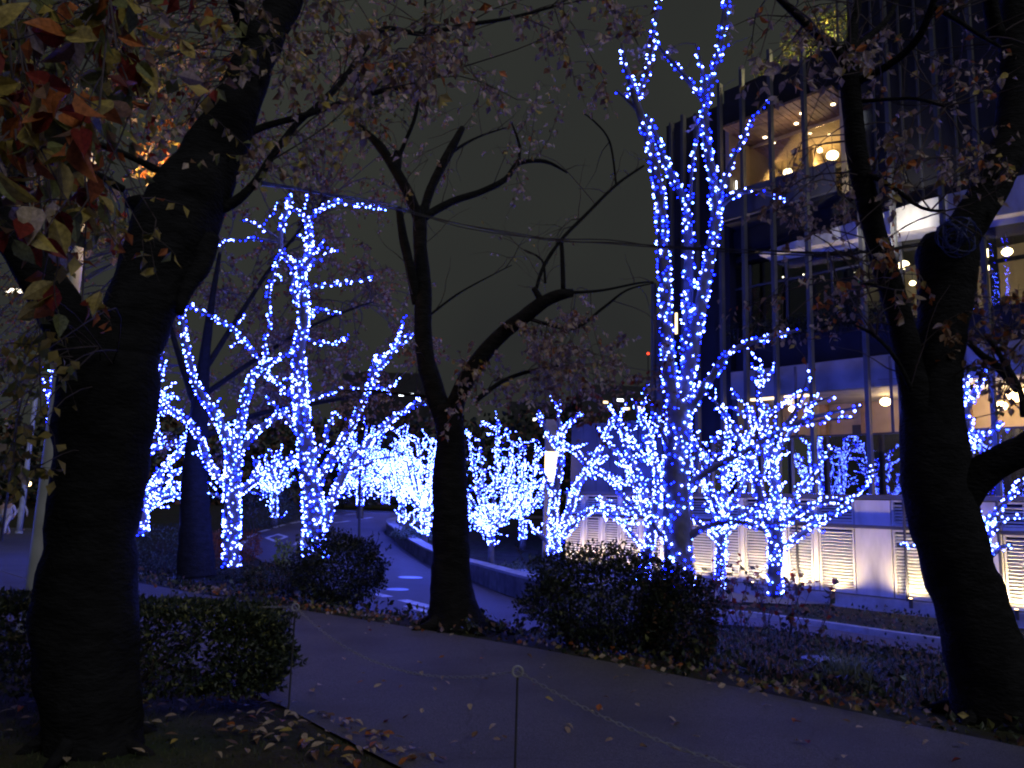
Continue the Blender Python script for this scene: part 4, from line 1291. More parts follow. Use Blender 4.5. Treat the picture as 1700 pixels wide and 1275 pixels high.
lit('lit tree on a straight trunk, second trunk from the left foreground tree', 21.0, (384, 935), tz(-7.6, 21),
    [[(385, 945, 27), (384, 905, 25), (385, 860, 25), (386, 810, 25), (388, 765, 24), (386, 735, 20)],
     [(383, 745, 16), (366, 702, 14), (346, 672, 12), (326, 640, 11), (315, 600, 9), (306, 560, 9), (303, 525, 8), (308, 500, 5)],
     [(308, 503, 6), (340, 520, 6), (378, 540, 6), (402, 562, 6), (425, 590, 6), (440, 605, 5)],
     [(390, 745, 16), (400, 695, 13), (410, 652, 12), (422, 620, 10), (446, 604, 8), (472, 588, 6), (495, 575, 4)],
     [(392, 760, 13), (424, 717, 11), (455, 695, 9), (478, 678, 6), (500, 665, 4)],
     [(384, 815, 12), (376, 808, 12), (347, 772, 11), (336, 738, 10), (318, 706, 10), (286, 681, 8), (266, 655, 6), (258, 610, 4)],
     [(388, 825, 12), (420, 800, 10), (450, 785, 9), (480, 772, 8), (505, 768, 5)],
     [(420, 800, 7), (425, 775, 5), (430, 760, 3)], [(455, 783, 7), (480, 765, 5), (500, 760, 3)],
     [(382, 832, 8), (362, 824, 6), (344, 820, 4)], [(445, 605, 6), (440, 580, 5), (442, 552, 3)], [(425, 618, 6), (455, 628, 5), (470, 655, 4)]],
    0.13, 0.032, 0.66, 24, 0.8, tz(-7.6, 21) + 0.35)
lit('tall forked lit tree on a dark trunk beside the road, left of middle', 18.5, (522, 930), tz(-4.8, 18.5),
    [[(522, 945, 38), (522, 905, 35), (522, 865, 34), (517, 805, 30), (509, 750, 27), (503, 700, 25), (498, 650, 22), (496, 600, 20), (500, 560, 18), (505, 520, 16), (501, 470, 14), (497, 430, 12)],
     [(500, 450, 12), (478, 432, 10), (466, 410, 9), (470, 370, 8), (481, 335, 7), (485, 322, 4)],
     [(500, 460, 10), (513, 430, 10), (514, 395, 9), (509, 365, 8), (490, 350, 6), (478, 345, 4)],
     [(511, 370, 8), (532, 346, 7), (560, 335, 7), (600, 340, 6), (642, 346, 4)],
     [(530, 885, 16), (548, 842, 15), (566, 795, 14), (590, 755, 12), (622, 725, 11), (654, 692, 9), (685, 675, 7), (714, 665, 4)],
     [(520, 810, 15), (546, 770, 13), (575, 722, 12), (595, 682, 10), (612, 642, 9), (630, 610, 8), (656, 580, 7), (686, 550, 4)],
     [(616, 628, 6), (622, 600, 6), (640, 590, 5), (660, 572, 3)], [(505, 665, 8), (545, 652, 6), (600, 643, 5), (640, 643, 3)],
     [(467, 402, 6), (440, 398, 5), (410, 397, 4), (377, 397, 3)], [(468, 400, 5), (430, 375, 4), (398, 365, 3)],
     [(508, 560, 6), (545, 572, 5), (580, 558, 3)], [(505, 520, 6), (535, 516, 5), (566, 522, 3)], [(508, 480, 6), (560, 470, 5), (622, 462, 3)],
     [(512, 440, 5), (535, 428, 4), (550, 415, 3)], [(498, 640, 8), (476, 652, 6), (456, 628, 5), (442, 608, 4)], [(495, 590, 6), (470, 590, 5), (452, 598, 3)],
     [(466, 420, 6), (452, 460, 5), (446, 490, 5), (447, 530, 3)], [(490, 445, 6), (485, 480, 6), (495, 510, 5)], [(500, 720, 8), (480, 700, 7), (460, 680, 5), (440, 660, 3)],
     [(512, 770, 8), (535, 742, 6), (545, 712, 5), (550, 690, 3)], [(575, 780, 8), (600, 775, 6), (630, 762, 5), (655, 758, 3)]],
    0.125, 0.030, 0.66, 30, 0.8, tz(-4.8, 18.5) + 1.25)
lit('lit tree with dense low branches just right of the left foreground trunk', 23.0, (236, 880), tz(-11, 23),
    [[(236, 890, 20), (234, 845, 18), (233, 790, 16), (236, 735, 14), (246, 685, 11), (262, 640, 8), (272, 598, 5)],
     [(234, 850, 12), (262, 832, 10), (290, 823, 8), (312, 824, 5)], [(236, 835, 12), (256, 800, 10), (280, 768, 9), (310, 742, 6)],
     [(240, 830, 9), (270, 800, 8), (305, 778, 5)], [(238, 842, 9), (272, 818, 8), (310, 800, 5)], [(236, 760, 9), (262, 740, 8), (290, 735, 6), (312, 728, 4)],
     [(240, 700, 8), (255, 672, 6), (270, 660, 4)], [(235, 730, 8), (222, 700, 7), (232, 665, 5)], [(250, 660, 5), (275, 690, 4)]],
    0.11, 0.032, 0.7, 70, 1.0, tz(-11, 23) + 0.35)
# group to the right of the middle trunk
lit('lit tree with wide low arms right of the glowing panel', 26.5, (920, 930), -0.8,
    [[(921, 935, 22), (920, 905, 20), (920, 885, 17)], [(917, 892, 14), (918, 850, 13), (925, 800, 12), (930, 760, 11), (931, 720, 9), (926, 690, 6), (931, 664, 4)],
     [(929, 748, 8), (906, 712, 7), (892, 682, 4)], [(931, 722, 7), (946, 702, 6), (966, 685, 4)], [(933, 738, 8), (958, 752, 7), (976, 776, 6), (986, 796, 4)],
     [(925, 890, 13), (945, 850, 11), (956, 810, 10), (972, 785, 9), (990, 758, 8), (1006, 720, 6), (1020, 690, 4)], [(985, 776, 6), (1010, 756, 4)],
     [(976, 782, 7), (1010, 788, 6), (1045, 806, 4)], [(928, 898, 11), (965, 857, 9), (1000, 842, 8), (1046, 852, 4)], [(916, 908, 10), (902, 892, 8), (880, 877, 4)],
     [(1004, 728, 6), (1030, 760, 6), (1050, 795, 5), (1062, 838, 3)], [(920, 830, 8), (905, 790, 6), (890, 765, 4)]],
    0.11, 0.030, 0.70, 30, 0.8, -0.2, minper=14)
lit('lit tree in front of the left louvres with crossing limbs', 21.0, (1072, 960), -0.9,
    [[(1068, 965, 18), (1072, 930, 17), (1080, 890, 16), (1082, 855, 14)], [(1079, 865, 12), (1064, 802, 11), (1046, 760, 10), (1034, 715, 8), (1017, 688, 5)],
     [(1085, 858, 12), (1092, 800, 11), (1084, 755, 10), (1076, 718, 8), (1062, 690, 6), (1050, 660, 4)], [(1091, 800, 8), (1106, 760, 7), (1102, 720, 4)],
     [(1078, 728, 7), (1100, 690, 6), (1112, 655, 4)], [(1062, 690, 5), (1072, 655, 4), (1075, 625, 3)], [(1062, 856, 8), (1035, 825, 7), (1008, 792, 6), (978, 774, 4)],
     [(1088, 880, 8), (1105, 862, 6), (1120, 850, 4)], [(1072, 915, 6), (1045, 882, 5), (1020, 858, 4), (1000, 845, 3)], [(1080, 770, 6), (1055, 742, 5), (1040, 700, 3)]],
    0.115, 0.028, 0.68, 46, 0.7, -0.4, minper=14)
lit('lit tree with a split trunk and wide arms before the right louvres', 17.2, (1287, 985), -0.95,
    [[(1287, 990, 22), (1286, 950, 22), (1288, 905, 24), (1286, 868, 22)], [(1280, 878, 15), (1263, 832, 14), (1253, 790, 13), (1240, 752, 12), (1222, 720, 10), (1204, 690, 7), (1184, 662, 4)],
     [(1291, 872, 15), (1286, 812, 14), (1283, 762, 12), (1275, 720, 11), (1265, 690, 8), (1262, 650, 6), (1265, 610, 3)], [(1283, 765, 8), (1302, 732, 7), (1325, 705, 5), (1345, 690, 3)],
     [(1297, 875, 10), (1340, 842, 9), (1378, 830, 8), (1410, 830, 6), (1432, 812, 3)], [(1300, 910, 9), (1340, 880, 8), (1380, 856, 6), (1412, 838, 3)],
     [(1280, 885, 9), (1240, 868, 8), (1205, 872, 6), (1185, 885, 3)], [(1252, 792, 7), (1215, 770, 6), (1178, 760, 3)], [(1274, 722, 6), (1242, 692, 5), (1215, 678, 3)],
     [(1224, 722, 6), (1200, 732, 5), (1180, 728, 3)], [(1240, 752, 6), (1250, 705, 5), (1245, 675, 3)], [(1266, 695, 5), (1295, 675, 4), (1318, 658, 3)], [(1300, 860, 7), (1330, 815, 6), (1360, 770, 5), (1380, 740, 3)]],
    0.11, 0.028, 0.68, 64, 0.7, -0.55, minper=13)
lit('lit tree at the right edge seen behind the leaning trunk', 17.0, (1640, 1000), -0.95,
    [[(1640, 1010, 16), (1640, 960, 15), (1638, 910, 14), (1626, 868, 13), (1620, 835, 11), (1632, 800, 9), (1652, 765, 6)],
     [(1640, 930, 8), (1662, 908, 7), (1680, 905, 4)], [(1636, 895, 8), (1668, 862, 7), (1705, 858, 4)], [(1628, 880, 8), (1658, 845, 7), (1680, 822, 6), (1705, 795, 3)],
     [(1530, 905, 6), (1505, 905, 5), (1488, 904, 3)]],
    0.13, 0.032, 0.75, 6, 0.5, -0.3, minper=12)
lit('lit stem wound thickly with lights right of the leaning trunk on the terrace', 19.5, (1600, 800), LT,
    [[(1603, 810, 26), (1602, 760, 26), (1600, 700, 24), (1598, 660, 18), (1605, 625, 8)], [(1600, 690, 12), (1625, 640, 8), (1640, 615, 4)], [(1605, 740, 8), (1645, 715, 6), (1665, 700, 4)], [(1600, 670, 8), (1575, 645, 5)]],
    0.13, 0.040, 0.6, 6, 0.5, None, minper=10)
lit('lit tree with tangled twigs between the tall tree and the split lit tree', 20.0, (1195, 970), -0.95,
    [[(1195, 975, 15), (1196, 930, 15), (1198, 885, 14), (1196, 855, 12)], [(1195, 862, 10), (1180, 815, 9), (1168, 770, 8), (1150, 728, 6), (1140, 690, 3)],
     [(1198, 860, 10), (1205, 810, 9), (1203, 765, 8), (1210, 722, 6), (1206, 690, 3)], [(1200, 858, 9), (1228, 815, 8), (1250, 780, 6), (1262, 735, 4)],
     [(1196, 900, 7), (1165, 872, 6), (1140, 850, 3)], [(1205, 800, 7), (1232, 760, 6), (1240, 715, 3)], [(1198, 890, 7), (1230, 862, 6), (1262, 850, 3)]],
    0.11, 0.028, 0.68, 46, 0.7, -0.4, minper=13)
# dense bright small trees
def dense(label, depth, base, top, spread, n, r, minper, white=0.8, ground=-0.8, shoot=0.9, fan=10):
    global count
    bx, by = base
    t = Tree(label, depth, (bx, by + 30), ground, 'bark_pale', 'illuminated_tree', group=G_LIT, sides=8, rough=0.05, step=0.2)
    t.limb([(bx, by + 40, 11), (bx, by, 10), (bx, by - 22, 9)], 'trunk', 0.0)
    H = by - top
    for i in range(fan):
        u_ = (i + 0.5) / fan * 2 - 1 + uni(-.1, .1)
        rr = uni(0.72, 1.0)
        an = u_ * 1.25
        ex, ey = bx + spread * math.sin(an) * rr * 1.05, by - 18 - (H - 18) * math.cos(an) * rr
        mx_, my_ = bx + spread * math.sin(an) * 0.62 * rr, by - 18 - (H - 18) * math.cos(an) * 0.42 * rr
        t.limb([(bx + 4 * u_, by - 16, 7), (mx_, my_, 5), (ex, ey, 2.5)], 'branch', uni(-1, 1) * spread * depth / F_PX * 0.8)
    t.grow(n, shoot, 0.3, -0.05, r0=0.010, bend=0.7)
    count += t.lights(0.13, r, white, skip=lambda q: q.z < ground + 0.75, minper=minper)
    t.finish(0)
dense('dense round lit tree just right of the middle trunk', 31.5, (815, 895), 705, 88, 130, 0.025, 10, 0.88, shoot=1.2)
dense('dense lit tree behind the round one, left of the glowing panel', 36, (868, 872), 725, 52, 60, 0.027, 9, 0.85, shoot=1.1)
dense('brightest dense lit tree just left of the middle trunk', 36, (705, 866), 700, 60, 150, 0.030, 11, 0.95, -0.7, 1.3)
dense('bright lit tree squeezed between road bend and brightest tree', 42, (668, 845), 705, 30, 40, 0.030, 8, 0.9, -0.4, 1.2)
dense('far lit tree beyond the road bend behind the forked tree', 52, (598, 822), 695, 48, 24, 0.034, 5, 0.7, 0.4, 1.8)
dense('far lit tree at the bend, low and wide', 66, (640, 800), 740, 26, 12, 0.040, 5, 0.85, 0.5, 1.5)
dense('far lit tree seen between the two left lit trunks', 40, (455, 832), 745, 40, 22, 0.036, 5, 0.7, -0.2, 1.4)
# small blue tree glimpses far at left and a lit hedge beyond the bend
dense('far lit tree at the left edge behind the pale pole', 34, (92, 690), 590, 26, 8, 0.045, 7, 0.5, -0.4, 0.8, 4)
# lit trees added unseen past the left edge for the terrace glass to mirror
for (qx, qy), lab in (((-14.5, 11.5), 'added lit tree out of view at left, mirrored in the terrace glass'), ((-15, 15.0), 'second added lit tree out of view at left, mirrored beside the first')):
    t = Tree(lab, 1, (0, 0), 0, 'bark_pale', 'illuminated_tree', group=G_LIT, sides=8, rough=0.05)
    t.root.location = Vector((qx, qy, path_z(qx, qy)))
    bb = t.root.location
    def raw(pts, name):
        rs = catmull(pts, 0.15)
        m = MB(); m.tube([q for q, k in rs], [k for q, k in rs], 8); m.build(name, M['bark_pale'], t.root, True)
        t.limbs.append(rs)
        for i, (q, k) in enumerate(rs):
            t.nodes.append((0, 0, q, k, (rs[min(i + 1, len(rs) - 1)][0] - rs[max(i - 1, 0)][0]).normalized()))
    raw([(bb.copy(), 0.17), (bb + Vector((0, 0.1, 1.2)), 0.14), (bb + Vector((0.1, 0, 2.0)), 0.12)], 'trunk')
    for k in range(7):
        a = k * 0.9 + uni(0, .4)
        raw([(bb + Vector((0.05, 0, 1.7)), 0.08), (bb + Vector((math.cos(a) * 0.9, math.sin(a) * 0.9, 2.9)), 0.05), (bb + Vector((math.cos(a) * uni(1.4, 2.2), math.sin(a) * uni(1.4, 2.2), uni(3.4, 5.2))), 0.02)], 'branch')
    t.grow(40, 1.2, 0.3, 0.3, r0=0.012)
    count += t.lights(0.14, 0.034, 0.65, minper=8)
    t.finish(0)
lh = MB()
octo = [Vector((1, 0, 0)), Vector((-1, 0, 0)), Vector((0, 1, 0)), Vector((0, -1, 0)), Vector((0, 0, 1)), Vector((0, 0, -1))]
of = [(0, 2, 4), (2, 1, 4), (1, 3, 4), (3, 0, 4), (2, 0, 5), (1, 2, 5), (3, 1, 5), (0, 3, 5)]
for i in range(420):
    c = P(uni(560, 668), 806 + R_.gauss(0, 1) * 9, uni(70, 73))
    lh.add([c + o * 0.07 for o in octo], of, 0 if rnd() < 0.85 else 1)
hb = thing('lit_hedge', 'far low hedge covered in white lights beyond the road bend', 'hedge', P(615, 822, 71.5))
lh.build('light_string', [M['led_white'], M['led_blue']], hb, False, 'stuff')
b = MB()
for i in range(1500):
    c = P(uni(560, 668), 810 + R_.gauss(0, 1) * 9, uni(70, 73))
    add_leaf(b, c, rdir(), uni(0, 6), 0.18, 0)
b.build('foliage', LEAF['green2'], hb, False, 'stuff')

# ------------------------------------------------------------------ far background
for i, (px, py, d, w, h, lab) in enumerate(((870, 700, 120, 200, 60, 'x'),)):
    pass
def farbox(px0, px1, ptop, d, name, label, lamps=6):
    a, b_ = P(px0, 760, d), P(px1, 760, d)
    zt = P((px0 + px1) / 2, ptop, d).z
    t = thing(name, label, 'building', Vector(((a.x + b_.x) / 2, d, -1)))
    m = MB(); m.box(Vector((a.x, d, -1)), Vector((b_.x - a.x, 0, 0)), Vector((0, 12, 0)), Vector((0, 0, zt + 1))); m.build('wall', M['facade'], t)
    for i in range(lamps):
        x = uni(a.x + 1, b_.x - 1)
        z = uni(zt * 0.55, zt - 1.5)
        m = MB(); m.box(Vector((x, d - 0.05, z)), Vector((0.9, 0, 0)), Vector((0, 0.04, 0)), Vector((0, 0, 0.35)))
        m.build('window', M['warm_soft'] if rnd() < 0.4 else M['cool'], t)
farbox(965, 1082, 640, 110, 'far_building', 'dark far building left of the tower base', 5)
farbox(840, 962, 668, 120, 'far_building', 'dark low far building behind the lit trees in the middle', 4)
farbox(560, 700, 618, 130, 'far_building', 'dark far building seen behind the left lit trees', 5)
ft = MB()
for i in range(14000):
    px = uni(-150, 1085)
    topy = 690 + 40 * noise.noise(Vector((px * 0.012, 0, 5))) + 25 * noise.noise(Vector((px * 0.05, 2, 5)))
    py = topy + (835 - topy) * rnd() ** 0.8
    c = P(px, py, uni(76, 92))
    add_leaf(ft, c, rdir(), uni(0, 6), uni(0.5, 0.9), 0 if rnd() < .7 else 1, 0.4)
ft.build('far_trees', [LEAF['green'], LEAF['brown']], None, False, 'stuff')
# mast with a red lamp
mc = P(1076, 587, 90)
t = thing('mast', 'thin far mast with a red lamp left of the tower', 'mast', Vector((mc.x, mc.y, 0)))
m = MB(); m.tube([Vector((mc.x, mc.y, 0)), mc], [0.12, 0.06], 6); m.build('pole', M['dark'], t)
m = MB(); m.ball(mc, 0.16, 0, 8, 6); m.build('lamp', M['redlamp'], t)

# planting on the terraces
def clump(label, pxy, rpx, b, n, pal, size=0.10):
    px, py = pxy
    q = B(a_at(px, b), b, 0)
    c = P(px, py, q.y)
    rr = rpx * q.y / F_PX
    t = thing('terrace_plant', label, 'plant', c - Vector((0, 0, rr)), 'plants on the building terraces')
    m = MB()
    for i in range(n):
        d = rdir() * rnd() ** 0.4
        add_leaf(m, c + Vector((d.x * rr * 1.3, d.y * rr * 0.7, d.z * rr)), rdir(0.2), uni(0, 6), size * uni(.6, 1.3), PAL.index(pick(pal)))
    m.build('foliage', [LEAF[k] for k in PAL], t, False, 'stuff')
    m = MB(); m.tube([c - Vector((0, 0, rr * 1.2)), c + Vector((0, 0, rr * 0.5))], [0.04, 0.02], 5); m.build('stem', M['twig'], t)
    return c
TP = {'olive': 3, 'yellow': 2, 'green2': 2, 'lime': 1}
for lab, pxy, r in (('lit shrub on the roof terrace at the lowest step', (1278, 118), 24), ('lit shrub on the roof terrace above the restaurant', (1330, 75), 30), ('lit shrub by the dark stem on the roof terrace', (1385, 40), 38),
                    ('lit shrub high on the roof terrace', (1460, 25), 30), ('lit shrub at the top right of the roof terrace', (1545, 0), 30), ('small dim shrub at the left end of the roof terrace', (1228, 158), 12)):
    c = clump(lab, pxy, r, 1.6, 700, TP)
    point('garden_light', c + Vector((-0.3, -0.5, -0.7)), 45 if r > 14 else 12, (1, 0.85, 0.42), 0.05, bld)
NTH = ['leftmost'] + [k + ' from left' for k in 'second third fourth fifth sixth seventh eighth ninth'.split()]
for i in range(9):
    px = 1225 + i * 34
    clump('dark planter shrub above the white fascia, ' + NTH[i] + ' in its row', (px, 585 - i * 5 - 30), 22, 0.5, 260, GR)
for i in range(7):
    px = 1230 + i * 30
    clump('dark planter shrub under the upper restaurant, ' + NTH[i] + ' in its row', (px, 352 - i * 9), 16, 0.4, 220, GR)

# ------------------------------------------------------------------ poles, lamps, posts, chains
def pole(label, base, top, r1, r2, m='pole', lamp=None):
    t = thing('lamp_post', label, 'lamp post', base)
    mb = MB(); mb.tube([base.lerp(top, k / 8) for k in range(9)], [r1 + (r2 - r1) * k / 8 for k in range(9)], 16); mb.build('shaft', M[m], t, True)
    mb = MB(); mb.tube([base, base + Vector((0, 0, 0.12))], [r1 * 1.3, r1 * 1.25], 16); mb.build('base_plate', M[m], t)
    return t
b0 = P(53, 1035, 9.2); b0.z = 0.0
tp = Vector((b0.x, b0.y, 5.6))
t = pole('pale street lamp post behind the left foreground trunk', b0, tp, 0.115, 0.075)
m = MB(); m.box(tp + Vector((-0.1, -0.1, 0.003)), Vector((0.2, 0, 0)), Vector((0, 0.2, 0)), Vector((0, 0, 0.35))); m.build('lamp_head', M['pole'], t)
b0 = P(33, 870, 40); b0.z = tz(b0.x, b0.y)
pole('thin blue lit lamp post far down the path', b0, Vector((b0.x, b0.y, 6.5)), 0.14, 0.11)
b0 = P(598, 905, 30); b0.z = road_z(b0.x, b0.y)
t = pole('thin dark post beside the road between two lit branches', b0, P(598, 765, 30), 0.06, 0.05, 'dark')
def lampbar(px, py, d, w, h, label, mm):
    c = P(px, py, d)
    t = thing('street_lamp', label, 'street lamp', Vector((c.x, c.y + 0.3, tz(c.x, c.y))))
    m = MB(); m.box(c + Vector((-w / 2, -0.06, 0)), Vector((w, 0, 0.02)), Vector((0, 0.12, 0)), Vector((0, 0, h))); m.build('lamp_head', M[mm], t)
    m = MB(); m.tube([Vector((c.x + w / 2, c.y + 0.3, tz(c.x, c.y))), Vector((c.x + w / 2, c.y + 0.3, c.z + 0.1)), c + Vector((w / 2, 0.07, 0.04))], [0.05, 0.04, 0.03], 8); m.build('shaft', M['dark'], t)
    return c
M['lampwhite'] = emit('white street lamp', (1, 0.88, 0.66), 8)
M['lampamber'] = emit('amber street lamp', (1, 0.70, 0.40), 5)
lampbar(29, 486, 30, 0.85, 0.14, 'white bar street lamp at the left edge behind leaves', 'lampwhite')
lampbar(164, 506, 30, 1.0, 0.06, 'thin amber bar lamp seen in the fork of the left trunk', 'lampamber')
c = P(266, 304, 9.4)
t = thing('street_lamp', 'warm street lamp glowing in the leaves of the left tree', 'street lamp', Vector((c.x - 0.1, c.y + 0.1, tz(c.x, c.y))))
m = MB(); m.ball(c, 0.075, 0, 10, 7, 1.5); m.build('globe', M['warm'], t, True)
m = MB(); m.tube([Vector((c.x - 0.1, c.y + 0.1, tz(c.x, c.y))), Vector((c.x - 0.1, c.y + 0.1, c.z - 0.2)), c - Vector((0, 0, 0.11))], [0.06, 0.045, 0.03], 8); m.build('shaft', M['dark'], t)
point('lamp_light', c + Vector((0, -0.12, 0)), 110, (1, 0.62, 0.28), 0.08, t)
c = P(47, 803, 60)
t = thing('street_lamp', 'small round yellow lamp far down the path beside the thin post', 'street lamp', Vector((c.x, c.y, tz(c.x, c.y))))
m = MB(); m.ball(c, 0.2, 0, 10, 7); m.build('globe', M['warm'], t, True)
m = MB(); m.tube([Vector((c.x, c.y, tz(c.x, c.y))), c - Vector((0, 0, 0.2))], [0.06, 0.05], 6); m.build('shaft', M['dark'], t)
c = P(641, 778, 62)
t = thing('hanging_lantern', 'small amber lantern beyond the road bend', 'lantern', c)
m = MB(); m.ball(c, 0.14, 0, 8, 6, 1.8); m.build('globe', M['warm'], t, True)

M['rod'] = mat('black rod', (0.045, 0.043, 0.050), 0.8, 0.1, 0.2, 10)
def rope_post(label, base, h=0.74, lean=(0, 0)):
    t = thing('chain_post', label, 'post', base, 'thin chain posts along the path')
    top = base + Vector((lean[0], lean[1], h))
    m = MB(); m.tube([base, top], [0.007, 0.006], 8); m.build('rod', M['rod'], t)
    m = MB()
    pts = [top + Vector((0.027 * math.cos(k * math.pi / 8), 0, 0.027 + 0.027 * math.sin(k * math.pi / 8))) for k in range(17)]
    m.tube(pts, [0.006] * 17, 6, cap=False); m.build('ring', M['steel'], t)
    return top + Vector((0, 0, 0.03))
pA = rope_post('thin chain post standing between hedge and path', Vector((-1.60, 6.1, 0.0)))
pB = rope_post('thin chain post with a bright ring in the middle of the path edge', Vector((0.075, 4.25, 0.0)), 0.70)
pC = rope_post('thin chain post beyond the lower right of the path edge', Vector((1.9, 2.35, 0.0)), 0.70)
pD = rope_post('thin chain post at the far left edge of the path', Vector((-8.2, 11.4, 0.0)), 0.78)
q = gp(1018, 1088)
rope_post('thin pale post standing in front of the wide shrub', Vector((q.x, q.y, 0.0)), 0.5)
link = MB()
lk = [Vector((0.014 * math.cos(k * math.pi / 4) * 1.7, 0.008 * math.sin(k * math.pi / 4), 0)) for k in range(9)]
def chain(a, b, sag, label):
    t = thing('chain', label, 'chain', a)
    n = int((b - a).length * 1.04 / 0.036)
    m = MB()
    for i in range(n):
        s0 = (i + 0.5) / n
        p = a.lerp(b, s0) - Vector((0, 0, sag * 4 * s0 * (1 - s0)))
        s1 = s0 + 0.5 / n
        p2 = a.lerp(b, s1) - Vector((0, 0, sag * 4 * s1 * (1 - s1)))
        fr = frame(p2 - p, (i % 2) * math.pi / 2 + 0.6)
        m.tube([p + fr @ v for v in lk], [0.0017] * 9, 4, cap=False)
    m.build('links', M['steel'], t, False, 'stuff')
chain(pA, pB, 0.20, 'thin steel chain sagging from the hedge post to the ringed post')
chain(pB, pC, 0.16, 'thin steel chain running from the ringed post to the lower right')
chain(pD, pA, 0.25, 'thin steel chain hanging behind the hedge')

# cable from the left tree to the right tree
cab = thing('cable', 'black cable bundle slung between the cherry trees across the sky', 'cable', P(434, 301, 5.3))
key = [(434, 301, 5.3), (545, 322, 7.4), (653, 346, 9.6), (697, 358, 10.1), (760, 371, 10.0), (850, 386, 9.6), (930, 399, 9.2), (1010, 404, 8.7), (1100, 411, 8.2), (1250, 415, 7.5), (1400, 419, 6.9), (1520, 408, 6.6), (1580, 398, 6.45)]
for k in range(3):
    pts = catmull([(P(x, y + k * 3.0 * math.sin(i * 1.3 + k), d), 0.007) for i, (x, y, d) in enumerate(key)], 0.2)
    m = MB(); m.tube([q for q, r in pts], [r for q, r in pts], 5); m.build('strand', M['dark'], cab)
coil = MB()
for k in range(16):
    c0 = P(1590, 392, 6.28) + rdir() * 0.06
    ax = rdir() * 0.13
    bx_ = ax.cross(rdir()).normalized() * 0.12
    coil.tube([c0 + ax * math.cos(j * math.pi / 8) + bx_ * math.sin(j * math.pi / 8) for j in range(17)], [0.005] * 17, 5, cap=False)
M['bluelit_cable'] = mat('blue lit cable sheath', (0.02, 0.03, 0.16), 0.4, 0.5, 0.1)  # blue glow of the bulbs is put into the cable colour
o = coil.build('cable_coil', M['bluelit_cable'], None, True, None, P(1590, 392, 6.28))
tag(o, 'tangle of blue lit cable tied on the knob of the leaning trunk', 'cable')

# ------------------------------------------------------------------ people on the path
def person(label, foot, face, top, bottom, skin, hair, H=1.68, phase=1):
    t = thing('person', label, 'person', foot)
    s = H / 1.70
    f = Vector((math.cos(face), math.sin(face), 0))
    l = Vector((-f.y, f.x, 0))
    Z = Vector((0, 0, 1))
    def p(a, b_, z):
        return (f * a + l * b_ + Z * z) * s
    st = 0.22 * phase
    J = {'pel': (p(0, 0, .95), .13), 'wai': (p(0, 0, 1.10), .12), 'che': (p(0.01, 0, 1.30), .145), 'nec': (p(0.0, 0, 1.46), .055), 'hea': (p(.02, 0, 1.56), .085), 'top': (p(.02, 0, 1.66), .07)}
    for sd, n in ((1, 'l'), (-1, 'r')):
        J['sh' + n] = (p(0, .19 * sd, 1.38), .06); J['el' + n] = (p(-.12 * sd * phase, .24 * sd, 1.12), .045); J['wr' + n] = (p(.02 - .1 * sd * phase, .25 * sd, .90), .035); J['ha' + n] = (p(.05 - .1 * sd * phase, .25 * sd, .81), .038)
        J['hi' + n] = (p(0, .10 * sd, .90), .095); J['kn' + n] = (p(.10 + st * .4 * sd, .10 * sd, .50), .065); J['an' + n] = (p(st * sd, .10 * sd, .09), .042); J['to' + n] = (p(st * sd + .15, .11 * sd, .04), .04)
    def skinmesh(name, names, edges, m, grow=1.0, root=None):
        idx = {n: i for i, n in enumerate(names)}
        me = bpy.data.meshes.new(name)
        me.from_pydata([tuple(J[n][0]) for n in names], [(idx[a], idx[b_]) for a, b_ in edges], [])
        me.materials.append(m)
        o = bpy.data.objects.new(name, me)
        C.objects.link(o)
        o.parent = t
        sk = o.modifiers.new('skin', 'SKIN')
        sk.use_smooth_shade = True
        for i, n in enumerate(names):
            v = me.skin_vertices[0].data[i]
            r = J[n][1] * s * grow
            v.radius = (r, r)
            v.use_root = (n == (root or names[0]))
        ss = o.modifiers.new('sub', 'SUBSURF')
        ss.levels = ss.render_levels = 2
        return o
    legs = [(a + n, b_ + n) for n in 'lr' for a, b_ in (('hi', 'kn'), ('kn', 'an'))]
    arms = [(a + n, b_ + n) for n in 'lr' for a, b_ in (('sh', 'el'), ('el', 'wr'))]
    allE = [('pel', 'wai'), ('wai', 'che'), ('che', 'nec'), ('nec', 'hea'), ('hea', 'top')] + [('pel', 'hi' + n) for n in 'lr'] + [('che', 'sh' + n) for n in 'lr'] + legs + arms + [('wr' + n, 'ha' + n) for n in 'lr'] + [('an' + n, 'to' + n) for n in 'lr']
    skinmesh('body', list(J.keys()), allE, skin)
    skinmesh('jacket', ['wai', 'pel', 'che'] + [a + n for n in 'lr' for a in ('sh', 'el', 'wr')], [('pel', 'wai'), ('wai', 'che')] + [('che', 'sh' + n) for n in 'lr'] + arms, top, 1.22)
    skinmesh('trousers', ['pel'] + [a + n for n in 'lr' for a in ('hi', 'kn', 'an')], [('pel', 'hi' + n) for n in 'lr'] + legs, bottom, 1.22)
    m = MB(); m.ball(foot + p(-0.012, 0, 1.60), .108 * s, 0, 12, 8, 1.05)
    for i in range(40):
        q = foot + p(uni(-.12, -.02), uni(-.09, .09), uni(1.46, 1.60))
        m.tube([q, q + Vector((0, 0, -0.08))], [0.02, 0.008], 4)
    m.build('hair', hair, t, True)
M['skin'] = mat('skin', (0.42, 0.27, 0.20), 0.6, 0.3, 0.05)
M['pale'] = mat('pale cloth', (0.55, 0.52, 0.55), 0.85, 0.1, 0.1, 12)
M['beigecloth'] = mat('beige cloth', (0.40, 0.33, 0.28), 0.85, 0.1, 0.1, 12)
M['darkcloth'] = mat('dark cloth', (0.03, 0.03, 0.04), 0.85, 0.1, 0.1, 12)
M['jean'] = mat('blue cloth', (0.20, 0.24, 0.42), 0.85, 0.1, 0.1, 12)
